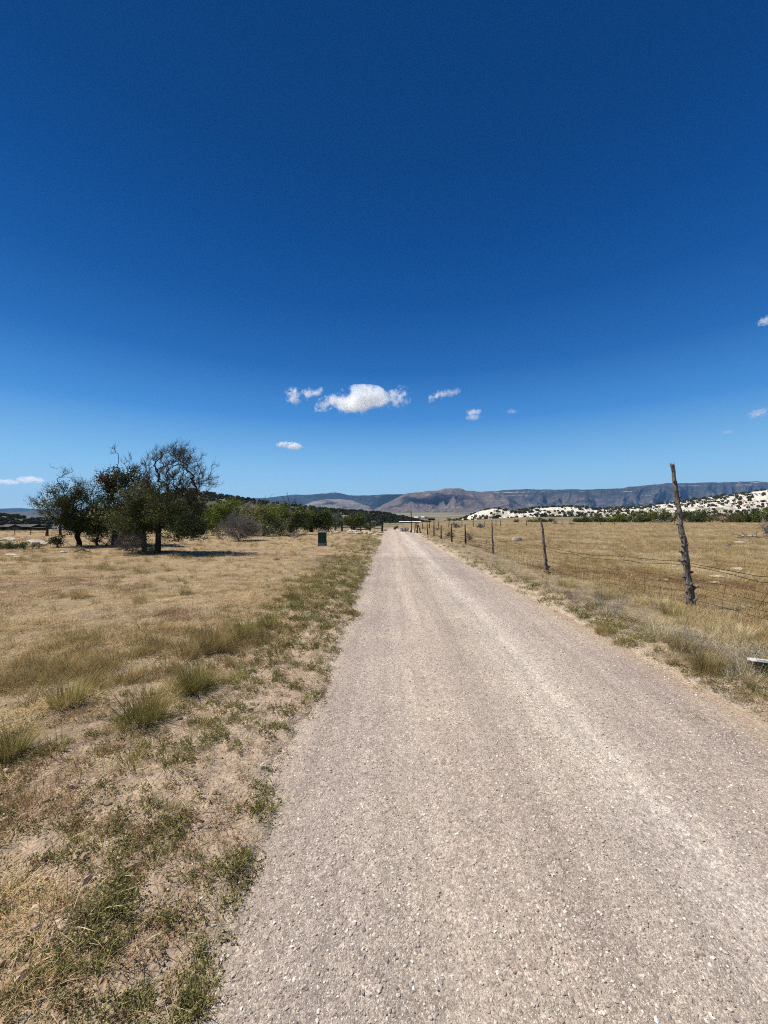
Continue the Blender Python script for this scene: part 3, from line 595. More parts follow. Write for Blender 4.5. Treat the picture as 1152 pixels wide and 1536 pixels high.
# gravel stones
def stone(seed, flat_=0.5, sub=1):
    g = np.random.default_rng(seed); ph = (1 + 5 ** 0.5) / 2
    import bmesh
    bm = bmesh.new(); bmesh.ops.create_icosphere(bm, subdivisions=sub, radius=1.0)
    k = g.uniform(0.72, 1.2, (6, 1)); dirs = g.normal(0, 1, (6, 3)); dirs /= np.linalg.norm(dirs, axis=1)[:, None]
    ax = np.array([1, g.uniform(0.6, 0.95), flat_ * g.uniform(0.6, 1.1)])
    for v in bm.verts:
        p = np.array(v.co)
        for d, kk in zip(dirs, k[:, 0]):
            m_ = p @ d
            if m_ > 0.62 * kk: p = p - d * (m_ - 0.62 * kk)
        v.co = Vector(p * ax * 1.25 * g.uniform(0.95, 1.05))
    V = np.array([v.co[:] for v in bm.verts]); Fs = [tuple(q.index for q in f.verts) for f in bm.faces]; bm.free()
    return V, Fs
gm2, nt, b = newmat('gravel_stone', 0.9, 0.2)
oi = nt.nodes.new('ShaderNodeObjectInfo')
rp = ramp(nt, [(0.0, (0.20, 0.165, 0.145)), (0.1, (0.29, 0.245, 0.21)), (0.35, (0.36, 0.305, 0.255)), (0.65, (0.46, 0.39, 0.315)), (0.85, (0.60, 0.535, 0.445)), (1.0, (0.78, 0.73, 0.64))], oi.outputs['Random'])
nt.links.new(mix(nt, rp.outputs[0], ramp(nt, [(0.3, 0.8), (0.7, 1.15)], noise(nt, 60, pos(nt), 3)).outputs[0], 1.0, 'MULTIPLY'), b.inputs['Base Color'])
src = []
for i in range(7):
    V, Fs = stone(400 + i); src.append(mk('src', V, Fs, gm2, link=False))
g = np.random.default_rng(107)
nP = 380000
yy = 0.95 * (16 / 0.95) ** (g.uniform(0, 1, nP) ** 1.25); xx = g.uniform(-0.95, 3.2, nP)
inv = (xx < 1.06 * yy + 0.1) & (xx > -1.06 * yy - 0.1)
xx, yy = xx[inv], yy[inv]
dens = 0.62 + 0.38 * fbm(xx * 1.2, yy * 0.6, 3, 207) * 2 - 0.45 * np.exp(-((xx - 1.42) / 0.22) ** 2) - 0.4 * np.exp(-((xx - 0.25) / 0.25) ** 2)
L = edge_l(yy) - xx; Rr = xx - edge_r(yy)
dens = np.where(np.maximum(L, Rr) > -0.05, dens * np.exp(-np.maximum(np.maximum(L, Rr) + 0.05, 0) / 0.14), dens)
kp = g.uniform(0, 1, len(xx)) < dens; xx, yy = xx[kp], yy[kp]
size = 0.0013 + 0.0019 * g.pareto(3.0, len(xx)); size = np.clip(size, 0.0013, 0.0082) * (1 + 0.11 * np.maximum(yy - 2.2, 0))
zz = np.maximum(road_z(xx, yy), ground_z(xx, yy)) + size * 0.12
rot = np.stack([g.normal(0, 0.25, len(xx)), g.normal(0, 0.25, len(xx)), g.uniform(0, 6.28, len(xx))], 1)
scatter('gravel', np.stack([xx, yy, zz], 1), rot, size, g.integers(0, 7, len(xx)), src, 'loose gravel stones strewn over the dirt road', 'gravel')

clm, nt, b = newmat('soil_clod', 1.0, 0.05); oi = nt.nodes.new('ShaderNodeObjectInfo'); nt.links.new(ramp(nt, [(0, (0.30, 0.21, 0.14)), (0.5, (0.46, 0.335, 0.23)), (1.0, (0.60, 0.47, 0.34))], oi.outputs['Random']).outputs[0], b.inputs['Base Color'])
src = []
for i in range(5):
    V, Fs = stone(450 + i, 0.8); src.append(mk('src', V, Fs, clm, link=False))
x, y, g = field(42000, 0.95, 22, -1.2, 1.2, 1.0, 108)
L = edge_l(y) - x; Rr = x - edge_r(y); nn = fbm(x * 3, y * 3, 3, 208)
keep = g.uniform(0, 1, len(x)) < np.maximum(sstep(-0.05, 0.2, L) * (1 - sstep(1.6, 3.0, L)), sstep(-0.05, 0.1, Rr) * (1 - sstep(0.4, 0.9, Rr))) * sstep(0.38, 0.6, nn); x, y = x[keep], y[keep]; k = len(x)
sz = np.clip(0.003 + 0.004 * g.pareto(2.5, k), 0.003, 0.022) * (1 + 0.06 * np.maximum(y - 3, 0))
scatter('soil_clods', np.stack([x, y, ground_z(x, y) + sz * 0.2], 1), np.stack([g.normal(0, .3, k), g.normal(0, .3, k), g.uniform(0, 6.28, k)], 1), sz, g.integers(0, 5, k), src, 'crumbled soil clods on the bare verge ground', 'soil')

# junipers covering the hills
def blob_src(mat, count, seed0, leafn=110):
    out = []
    for i in range(count):
        g = np.random.default_rng(seed0 + i)
        c = g.normal(0, 1, (leafn, 3)); c /= np.linalg.norm(c, axis=1)[:, None]; c *= g.uniform(0.55, 1.0, (leafn, 1)) ** 0.5
        c = c * np.array([1, 1, 0.85]) + np.array([0, 0, 0.75])
        u = g.normal(0, 1, (leafn, 3)); u /= np.linalg.norm(u, axis=1)[:, None]; v = np.cross(u, g.normal(0, 1, (leafn, 3))); v /= np.linalg.norm(v, axis=1)[:, None]
        s = g.uniform(0.2, 0.42, (leafn, 1))
        V = np.stack([c - u * s, c + v * s * 0.8, c + u * s, c - v * s * 0.8], 1).reshape(-1, 3)
        out.append(mk('src', V, np.arange(leafn * 4).reshape(-1, 4), mat, attrs={'shade': np.repeat(g.beta(2, 2, leafn), 4)}, link=False))
    return out
def hill_trees(name, gdat, n, dens, smin, smax, seed, label):
    Xw, Yw, Zw, Vv, us = gdat; g = np.random.default_rng(seed)
    rows = np.sum(Vv[:, 0] <= 1.0); fi = g.uniform(0, rows + 1.5, n); fj = g.uniform(0, Xw.shape[1] - 1.01, n)
    i0 = np.clip(fi.astype(int), 0, Xw.shape[0] - 2); j0 = fj.astype(int); a = fi - i0; b_ = fj - j0
    def bil(A): return (A[i0, j0] * (1 - a) + A[i0 + 1, j0] * a) * (1 - b_) + (A[i0, j0 + 1] * (1 - a) + A[i0 + 1, j0 + 1] * a) * b_
    x, y, z, v = bil(Xw), bil(Yw), bil(Zw), bil(Vv); px = us[j0]
    kp = g.uniform(0, 1, n) < dens(x, y, v, px); x, y, z = x[kp], y[kp], z[kp]; k = len(x)
    rot = np.stack([np.zeros(k), np.zeros(k), g.uniform(0, 6.28, k)], 1)
    return scatter(name, np.stack([x, y, z], 1), rot, g.uniform(smin, smax, k), g.integers(0, 4, k), blob_src(M['hill_juniper'], 4, seed), label, 'trees')
def d_white(x, y, v, px):
    nn = fbm(x * 0.02, y * 0.02, 3, 301)
    top = sstep(0.90, 0.98, v) * 0.8; bot = sstep(0.22, 0.08, v) * 0.8
    patch = np.where((px > 700) & (px < 765), 0.08, 0.27)
    return np.clip(np.maximum(np.maximum(top, bot), patch * sstep(0.35, 0.6, nn) * 1.5), 0, 1)
hill_trees('hillside_junipers', g_wh, 5200, d_white, 0.8, 2.8, 501, 'dark junipers dotting the white rocky hill on the right')
hill_trees('scrubby_hill_junipers', g_lh, 4200, lambda x, y, v, px: 0.22 + 0.55 * sstep(0.4, 0.55, fbm(x * 0.03, y * 0.03, 3, 302)), 1.0, 2.0, 502, 'dense dark juniper wood on the hill behind the left trees')
hill_trees('low_hill_junipers', g_lh2, 2600, lambda x, y, v, px: 0.2 + 0.55 * sstep(0.4, 0.55, fbm(x * 0.03, y * 0.03, 3, 303)), 1.2, 2.4, 503, 'juniper wood on the low dark ridge left of the road end')
hill_trees('knoll_junipers', g_fl, 2400, lambda x, y, v, px: 0.3 + 0.7 * sstep(0.42, 0.6, fbm(x * 0.04, y * 0.04, 3, 304)), 0.8, 1.8, 504, 'junipers dotting the dark knoll behind the far left house')
#PART2
# ------------------------------------------------------------------ trees
def grow(g, trunk, att, wob=0.085, tip=0.006, r0=0.12, seglen=0.3, up=0.35):
    P = [np.array(p, float) for p in trunk]; par = [-1] + list(range(len(P) - 1))
    top = P[-1]; att = sorted(att, key=lambda a: np.linalg.norm(np.array(a) - top))
    arr = np.zeros((len(P) + len(att) * 8 + 10, 3)); arr[:len(P)] = P; n = len(P); first = max(1, len(P) - 3)
    for a in att:
        a = np.array(a, float); d = np.linalg.norm(arr[first:n] - a, axis=1) + up * np.maximum(arr[first:n, 2] - a[2], 0)
        j = first + int(np.argmin(d)); L_ = np.linalg.norm(arr[j] - a); k = int(min(7, max(2, L_ / seglen)))
        bend = g.normal(0, wob, 3) * L_; pj = j
        for q in range(1, k + 1):
            f = q / k; p = arr[j] * (1 - f) + a * f + bend * math.sin(math.pi * f) + (g.normal(0, 0.05, 3) * L_ / k if q < k else 0)
            arr[n] = p; par.append(pj); pj = n; n += 1
    arr = arr[:n]; r = np.zeros(n)
    ch = np.zeros(n)
    for i in range(n - 1, 0, -1):
        if ch[i] == 0: ch[i] = tip ** 2.4
        ch[par[i]] += ch[i]
    r = ch ** (1 / 2.4); nt_ = len(trunk); k = r0 / r[0]
    r = np.maximum(r * k ** np.clip(r / r[0], 0, 1) ** 0.6, tip)
    r[0] *= 1.25
    return arr, np.array(par), r
def tubes(arr, par, r, n=5):
    i = np.arange(1, len(arr)); a, b_ = arr[par[i]], arr[i]; d = b_ - a; ln = np.linalg.norm(d, axis=1); d /= np.maximum(ln, 1e-6)[:, None]
    ref = np.where(np.abs(d[:, 2:3]) < 0.9, np.array([[0, 0, 1.0]]), np.array([[1.0, 0, 0]])); u = np.cross(d, ref); u /= np.linalg.norm(u, axis=1)[:, None]; v = np.cross(d, u)
    ra = np.minimum(r[par[i]], r[i] * 1.6); rb = r[i]; an = np.arange(n) * 2 * np.pi / n
    ca, sa = np.cos(an)[None, :, None], np.sin(an)[None, :, None]
    off = u[:, None] * ca + v[:, None] * sa
    A = a[:, None] + off * ra[:, None, None] - d[:, None] * (ra * 0.3)[:, None, None]; B = b_[:, None] + off * rb[:, None, None]
    V = np.concatenate([A, B], 1).reshape(-1, 3); k = np.arange(n); kk = (k + 1) % n
    q = np.stack([k, kk, n + kk, n + k], 1)
    return V, (np.arange(len(i))[:, None, None] * 2 * n + q[None]).reshape(-1, 4)
def leaves(g, centers, per, sd, size):
    c = np.repeat(np.asarray(centers), per, 0) + g.normal(0, sd, (len(centers) * per, 3)); m = len(c)
    u = g.normal(0, 1, (m, 3)); u /= np.linalg.norm(u, axis=1)[:, None]; v = np.cross(u, g.normal(0, 1, (m, 3))); v /= np.linalg.norm(v, axis=1)[:, None]
    s = size * g.uniform(0.5, 1.4, (m, 1))
    V = np.stack([c - u * s, c + v * s * 0.55, c + u * s, c - v * s * 0.55], 1).reshape(-1, 3)
    cs = np.repeat(g.normal(0.5, 0.24, len(centers)), per) + g.normal(0, 0.13, m)  # random tone per clump, widened to paint lit clumps among dark ones
    return V, np.arange(m * 4).reshape(-1, 4), np.repeat(np.clip(cs, 0, 1), 4)
def ball(g, c, r, n, hollow=0.3):
    d = g.normal(0, 1, (n, 3)); d /= np.linalg.norm(d, axis=1)[:, None]
    return np.array(c) + d * np.array(r) * (g.uniform(hollow, 1, (n, 1)) ** 0.45) * g.uniform(0.8, 1.12, (n, 1))
def tree(name, label, cat, seed, px, Y, lean, r0, blobs, bare=(), group=None, barkm='bark', leaf=0.05, per=26, sd=0.13, base=None, stems=1, hgt=0.8, tip=0.006, part_leaf='crown', part_wood='trunk', depth=0.85, extra=(), sprig=1, twl=1.0):
    """blobs: (px, py, rx_px, rz_px, n, leaf material); bare: the same for twigs without leaves; extra: long dead limbs as end points (px, py)"""
    g = np.random.default_rng(seed); x0 = (px - VX) / F * Y; z0 = G(x0, Y) - 0.03
    root = thing(name, label, cat, (x0, Y, z0), group)
    k = Y / F
    loc = lambda qx, qy: np.array([(qx - VX) * k - x0, 0, zat(qy, Y) - z0])
    trunks = []
    tr0 = [(0, 0, 0), (lean * 0.25 + g.normal(0, .02), g.normal(0, .03), hgt * 0.3), (lean * 0.6 + g.normal(0, .03), g.normal(0, .04), hgt * 0.65), (lean, g.normal(0, .05), hgt)]
    att = []; lc = {}
    for qx, qy, rx, rz, n, mt in blobs:
        c = loc(qx, qy); c[1] = g.normal(0, 0.1) * rx * k; sub = ball(g, c, (rx * k * 0.95, rx * k * depth, rz * k * 0.95), max(5, n // 7)); pts = sub[g.integers(0, len(sub), n)] + g.normal(0, 0.13, (n, 3)) * np.array([rx * k, rx * k, rz * k]); pts = pts[pts[:, 2] > 0.12]
        att += list(pts[: max(6, int(n * 0.7))]); lc.setdefault(mt, []).append(pts)
    for qx, qy, rx, rz, n in bare:
        c = loc(qx, qy); sub = ball(g, c, (rx * k, rx * k * depth, rz * k), max(5, n // 9), 0.1); pts = sub[g.integers(0, len(sub), n)] + g.normal(0, 0.12, (n, 3)) * np.array([rx * k, rx * k, rz * k * 1.3]); pts = pts[pts[:, 2] > 0.1]; att += list(pts)
    for qx, qy in extra:
        c = loc(qx, qy); c[1] = g.normal(0, 0.35); att.append(c)
        for q in range(7):
            f = g.uniform(0.55, 1.0); e = np.array(tr0[-1]) * (1 - f) + c * f + g.normal(0, 0.08, 3) + np.array([0, 0, .04]); att.append(e)
    arr, par, r = grow(g, tr0, att, r0=r0, tip=tip)
    V, Fq = tubes(arr, par, r, 6)
    # fine outward twigs on every thin branch
    if sprig:
        cand = np.where(r < tip * 2.2)[0]; sel = np.repeat(cand, sprig); c0 = arr[sel]; out_ = c0 - np.array([lean, 0, hgt * 0.8]); out_ /= np.linalg.norm(out_, axis=1)[:, None] + 1e-6
        dr_ = out_ + g.normal(0, 0.55, out_.shape) + np.array([0, 0, 0.25]); dr_ /= np.linalg.norm(dr_, axis=1)[:, None]
        L1 = g.uniform(0.08, 0.34, (len(sel), 1)) * twl; e1 = c0 + dr_ * L1 * 0.5 + g.normal(0, 0.02, c0.shape); e2 = c0 + dr_ * L1 + g.normal(0, 0.035, c0.shape)
        A2 = np.concatenate([c0, e1, e2]); m_ = len(sel); p2 = np.concatenate([np.arange(m_) * 0, np.arange(m_), np.arange(m_) + m_]); r2 = np.concatenate([np.full(m_, tip * .8), np.full(m_, tip * .7), np.full(m_, tip * .45)])
        V2, F2 = tubes(np.concatenate([c0[:m_], e1, e2]), p2, r2, 3); F2 = F2[(m_ - 1) * 3:]
        nF = len(Fq); V = np.concatenate([V, V2]); Fq = np.concatenate([Fq, F2 + len(V) - len(V2)])
    wo_ = mk(part_wood, V, Fq, M[barkm], root, smooth=True)
    if sprig and barkm == 'bark':
        wo_.data.materials.append(M['twig']); mi = np.zeros(len(Fq), np.int32); mi[nF:] = 1; wo_.data.polygons.foreach_set('material_index', mi)
    for mt, pl in lc.items():
        pts = np.concatenate(pl); V, Fq, sh = leaves(g, pts, per, sd, leaf)
        ok = V.reshape(-1, 4, 3)[:, :, 2].min(1) > 0.01
        o = mk(part_leaf, V, Fq[ok], M[mt], root, attrs={'shade': sh})
    return root

tree('bare_tree', 'tallest tree of the left clump, a wide bare branching top over a dark lower crown', 'tree', 11, 236, 17.1, 0.04, 0.115,
     [(266, 777, 46, 26, 260, 'juniper'), (264, 750, 46, 26, 170, 'olive'), (285, 790, 26, 14, 80, 'juniper'), (262, 796, 44, 10, 150, 'juniper')], [(266, 724, 46, 44, 520), (262, 692, 36, 26, 230), (232, 730, 18, 26, 60)], leaf=0.036, per=23, sd=0.12, hgt=1.25, tip=0.006, sprig=3,
     extra=[(254, 662), (275, 668), (240, 676), (304, 682), (316, 694), (290, 674), (226, 690), (312, 722), (222, 700), (264, 672), (296, 690)])
tree('silvery_juniper', 'silvery green tree right beside the bare topped tree, sharing its foot', 'tree', 12, 217, 17.7, -0.12, 0.10,
     [(206, 740, 22, 24, 120, 'silver'), (205, 774, 34, 24, 200, 'olive'), (222, 782, 28, 22, 150, 'juniper'), (212, 755, 26, 26, 120, 'juniper'), (208, 796, 32, 12, 130, 'olive')], [(205, 712, 20, 18, 60)], leaf=0.036, per=22, sd=0.13, hgt=0.9, sprig=2)
tree('browning_juniper', 'dense juniper in the middle of the left clump with brown dying top', 'tree', 13, 172, 22.0, 0.05, 0.15,
     [(184, 744, 36, 36, 260, 'juniper'), (180, 778, 44, 24, 260, 'olive'), (172, 716, 17, 14, 80, 'brown_leaf'), (165, 738, 12, 16, 50, 'brown_leaf'), (200, 735, 18, 30, 110, 'juniper'), (174, 794, 42, 10, 150, 'olive'), (150, 765, 22, 26, 110, 'juniper')], [(190, 703, 22, 20, 60)], leaf=0.05, per=23, sd=0.17, hgt=1.0, sprig=2, extra=[(162, 672), (171, 666), (185, 690), (200, 684)])
tree('spreading_tree', 'low spreading tree at the left end of the clump with long dead limbs', 'tree', 14, 119, 21.5, 0.02, 0.12,
     [(86, 765, 34, 20, 170, 'silver'), (122, 762, 36, 28, 280, 'juniper'), (136, 782, 34, 20, 170, 'juniper'), (105, 745, 30, 20, 110, 'olive'), (122, 790, 38, 12, 150, 'juniper')], [(110, 735, 38, 24, 150), (72, 755, 20, 18, 60)], leaf=0.04, per=22, sd=0.13, hgt=0.9, sprig=2,
     extra=[(92, 703), (88, 716), (100, 722), (138, 706), (150, 704), (52, 748), (86, 742)])
tree('dead_sapling', 'thin dead grey sapling between the trunks of the left clump', 'tree', 15, 146, 22.3, 0.0, 0.06, [], [(148, 795, 26, 11, 60)], barkm='dead', hgt=0.7)
tree('grey_brush', 'tangle of grey dead brush around the foot of the bare topped tree', 'shrub', 16, 197, 16.9, 0.0, 0.03, [(200, 818, 24, 11, 110, 'sage'), (222, 826, 14, 6, 50, 'olive')], [(198, 815, 28, 15, 220)], barkm='dead', leaf=0.016, per=14, sd=0.08, hgt=0.1, part_leaf='foliage', part_wood='branches', tip=0.005, sprig=2)
tree('dead_brush', 'low dark dead brush between the trunks of the left clump', 'shrub', 30, 160, 21.8, 0.0, 0.03, [(158, 811, 26, 6, 70, 'brown_leaf'), (190, 806, 20, 9, 70, 'juniper')], [(170, 806, 34, 10, 160)], leaf=0.025, per=14, sd=0.1, hgt=0.08, part_leaf='foliage', part_wood='branches', tip=0.006, sprig=2)
tree('dark_shrub', 'round dark shrub beside the red painted post on the left', 'shrub', 17, 88, 20.8, 0.0, 0.03, [(87, 812, 13, 10, 70, 'juniper')], [(100, 805, 10, 8, 30)], leaf=0.03, per=22, sd=0.08, hgt=0.1, part_leaf='foliage', part_wood='branches')
tree('low_shrub', 'low dark shrub in front of the pale rock at the left picture edge', 'shrub', 18, 12, 19.6, 0.0, 0.03, [(12, 821, 13, 5, 50, 'juniper'), (0, 821, 10, 5, 30, 'olive')], leaf=0.03, per=22, sd=0.08, hgt=0.06, part_leaf='foliage', part_wood='branches')
tree('low_shrub', 'low dark shrub just left of the blocky pale boulder', 'shrub', 19, 38, 19.8, 0.0, 0.03, [(36, 820, 14, 6, 60, 'juniper'), (52, 820, 7, 7, 30, 'olive')], leaf=0.03, per=22, sd=0.08, hgt=0.06, part_leaf='foliage', part_wood='branches')
tree('green_juniper', 'bright yellow green juniper right of the bare topped tree', 'tree', 20, 303, 37.0, 0.3, 0.16, [(332, 780, 32, 20, 190, 'juniper_green'), (350, 764, 22, 18, 130, 'juniper_green'), (322, 766, 18, 14, 80, 'juniper_green')], [(352, 752, 10, 8, 16)], leaf=0.065, per=28, sd=0.2, hgt=0.8)
tree('grey_bush', 'large twiggy grey bush in front of the green juniper', 'shrub', 21, 358, 27.0, 0.0, 0.05, [(362, 797, 25, 14, 220, 'sage'), (358, 785, 20, 12, 90, 'silver')], [(358, 792, 27, 20, 420)], barkm='pale_twig', leaf=0.024, per=16, sd=0.11, hgt=0.15, part_leaf='foliage', part_wood='branches', tip=0.008, sprig=3, twl=1.3)
tree('tan_bush', 'small rounded pinkish tan bush at the left side of the large grey bush', 'shrub', 22, 335, 28.5, 0.0, 0.03, [(335, 799, 12, 10, 90, 'sage')], leaf=0.02, per=24, sd=0.08, hgt=0.1, part_leaf='foliage', part_wood='branches', barkm='dead')
tree('olive_juniper', 'olive green tree behind the large grey bush with bare twigs on top', 'tree', 23, 396, 35.0, 0.0, 0.15, [(390, 775, 28, 21, 190, 'olive'), (410, 768, 22, 15, 90, 'juniper_green'), (402, 788, 30, 15, 150, 'olive')], [(385, 756, 22, 10, 30), (408, 795, 20, 10, 40)], leaf=0.06, per=26, sd=0.2, hgt=0.7, extra=[(398, 746), (411, 742), (404, 750)])
tree('dead_topped_juniper', 'dark juniper with twisted bare dead branches rising above it', 'tree', 24, 436, 38.0, 0.05, 0.16, [(440, 781, 21, 18, 150, 'olive'), (426, 774, 18, 15, 90, 'olive'), (452, 778, 15, 18, 90, 'juniper')], [(436, 755, 16, 8, 20)], leaf=0.065, per=26, sd=0.2, hgt=0.9, tip=0.012, extra=[(432, 740), (446, 752), (451, 757), (424, 745)])
tree('olive_shrub', 'low olive shrub filling the gap right of the large grey bush', 'shrub', 31, 420, 33.5, 0.0, 0.04, [(418, 795, 20, 8, 110, 'olive'), (402, 797, 12, 7, 60, 'sage')], [(430, 794, 14, 9, 60)], leaf=0.04, per=18, sd=0.14, hgt=0.15, part_leaf='foliage', part_wood='branches')
tree('broad_juniper', 'broad dark green juniper behind the green utility box', 'tree', 25, 467, 46.0, 0.0, 0.22, [(480, 780, 20, 16, 170, 'juniper'), (463, 780, 17, 15, 110, 'juniper'), (490, 786, 11, 11, 60, 'olive')], leaf=0.085, per=26, sd=0.25, hgt=0.7)
tree('grey_green_tree', 'pale grey green small tree right of the broad dark juniper', 'tree', 26, 503, 52.0, 0.0, 0.1, [(503, 783, 9, 11, 80, 'silver')], leaf=0.07, per=18, sd=0.22, hgt=0.5)
tree('round_juniper', 'isolated round dark juniper standing behind the wooden gate fence', 'tree', 27, 531, 56.0, 0.0, 0.2, [(531, 781, 16, 11, 190, 'juniper')], leaf=0.10, per=26, sd=0.22, hgt=0.6)
tree('low_juniper', 'very small dark juniper between the round juniper and the road', 'shrub', 28, 552, 62.0, 0.0, 0.08, [(552, 790, 7, 4, 50, 'juniper')], leaf=0.09, per=20, sd=0.18, hgt=0.2, part_leaf='foliage', part_wood='branches')
tree('roadside_shrub', 'small dark shrub at the crest where the road disappears', 'shrub', 29, 594, 62.0, 0.0, 0.05, [(594, 792, 4, 2, 30, 'juniper')], leaf=0.06, per=18, sd=0.1, hgt=0.1, part_leaf='foliage', part_wood='branches')
# band of junipers behind the right hand field
BAND = [(777, 785.3, 8.5, 4, 150, 'juniper', 'low dark juniper standing alone at the field edge right of the white knob'), (799, 784.5, 9, 4.5, 146, 'juniper', 'low wide juniper, left one of three behind the second fence post'),
 (814, 784, 9, 5, 148, 'juniper', 'low wide juniper directly behind the second fence post top'), (827, 784.5, 6, 4.5, 150, 'juniper', 'small juniper just right of the second fence post top'),
 (866, 783, 5.5, 3.5, 148, 'juniper', 'smallest juniper at the left tip of the dark band behind the field'), (874, 782, 6, 4.5, 146, 'juniper', 'small round juniper next to the left tip of the band'),
 (885, 782, 7, 4.5, 146, 'juniper', 'low juniper in the thin left end of the band'), (898, 781, 7.5, 5.5, 144, 'juniper', 'juniper behind a thin far fence post in the left part of the band'),
 (910, 781.5, 7, 5, 146, 'juniper', 'low dark juniper in a dip of the band left of the taller bushes'), (926, 779.5, 9, 6.5, 142, 'juniper_green', 'greenish juniper where the band starts to rise'),
 (940, 778.5, 9, 7, 142, 'juniper', 'dark juniper right of the greenish one in the rising band'), (954, 777, 8, 8.5, 140, 'juniper', 'upright dark juniper left of the brownish tall ones'),
 (966, 775.5, 9, 9.5, 140, 'juniper_green', 'tall olive juniper in the middle of the band'), (979, 772.5, 10, 11, 143, 'olive', 'tall brownish juniper left of the grey sagebrush strip'),
 (992, 774.5, 9, 9, 145, 'olive', 'brownish juniper above the grey sagebrush strip'), (1007, 774.5, 10, 9, 143, 'olive', 'brownish green juniper just left of the tall knobby post'),
 (1030, 775.5, 11, 9, 138, 'juniper', 'dark juniper touching the right side of the tall knobby post'), (1046, 776, 10, 9, 138, 'juniper', 'dark rounded juniper left of the big bare brown bush'),
 (1058, 774.5, 9, 10, 140, 'juniper', 'taller dark juniper at the left shoulder of the big bare brown bush'), (1103, 779, 8, 6.5, 132, 'juniper_green', 'low green juniper at the right foot of the big bare brown bush'),
 (1114, 777.5, 9, 8, 134, 'juniper_green', 'bright green juniper in the right part of the band'), (1127, 778, 9, 7.5, 132, 'juniper', 'dark juniper right of the bright green one'),
 (1140, 774, 11, 11, 130, 'juniper', 'tall black green juniper near the right picture edge'), (1156, 772, 11, 13, 130, 'juniper', 'tallest dark juniper, cut by the right picture edge')]
for i, (px, py, rx, rz, Y, mt, lb) in enumerate(BAND):
    tree('juniper', lb, 'tree', 200 + i, px, Y, 0.0, 0.14, [(px, py - 0.6, rx * 1.08, rz * 1.12, 90, mt), (px + (i % 3 - 1) * rx * 0.4, py + rz * 0.4, rx * 0.8, rz * 0.7, 50, mt)], leaf=0.2, per=14, sd=0.42, hgt=0.4, sprig=0, group='junipers in the band behind the right field')
tree('bare_brown_bush', 'big bare brown bush rising among the dark junipers of the band', 'shrub', 240, 1084, 128, 0.0, 0.14, [(1084, 776, 19, 11, 150, 'brown_leaf'), (1074, 780, 12, 7, 80, 'olive'), (1094, 780, 10, 6, 60, 'olive')], [(1084, 773, 18, 13, 200)], barkm='dead', leaf=0.14, per=10, sd=0.5, hgt=0.4, part_leaf='foliage', part_wood='branches', tip=0.02)
tree('sagebrush', 'grey sagebrush strip in front of the brownish junipers', 'shrub', 241, 990, 122, 0.0, 0.03, [(984, 783, 8, 2.6, 40, 'sage'), (998, 783.5, 8, 2.2, 40, 'sage')], leaf=0.13, per=10, sd=0.3, hgt=0.2, part_leaf='foliage', part_wood='branches')
SAGE = [(832, 786.5, 6, 3.5, 100, 'sage', 'grey bush at the far field edge right of the second post top'), (858, 787, 6, 2.8, 92, 'sage', 'low grey brown bush at the left tip of the juniper band'),
 (682, 789.5, 7, 4, 60, 'sage', 'dark twiggy bush far along the fence near the road crest'), (656, 795.5, 5, 3, 50, 'sage', 'small dark bush between fence posts near the road crest'),
 (674, 805, 6, 6, 30, 'sage', 'upright grey sagebrush close behind the fence'), (703, 810, 9, 5.5, 25.5, 'sage', 'wide grey sagebrush behind the fence right of the upright one'),
 (729, 815, 4, 2.5, 23, 'sage', 'tiny dark bush behind the third fence post'), (1150, 792, 7, 9, 31, 'sage', 'purplish grey bush at the right picture edge in the field'),
 (719, 790, 6, 1.8, 62, 'sage', 'low dark scrub under the far cross fence'), (1077, 846, 6, 2.6, 13.6, 'weed', 'small flat green bush alone in the right field'),
 (606, 796, 7, 3.4, 48, 'sage', 'grey green brush on the right road verge at the crest')]
for i, (px, py, rx, rz, Y, mt, lb) in enumerate(SAGE):
    tree('bush', lb, 'bush', 260 + i, px, Y, 0.0, 0.02, [(px, py, rx, rz, 45, mt)], [(px, py - 0.5, rx * 0.9, rz, 40)], barkm='dead', leaf=min(0.09, 0.0015 * Y + 0.006), per=10, sd=0.06 + 0.003 * Y, hgt=0.08, part_leaf='foliage', part_wood='branches', tip=0.004 + 0.0001 * Y)

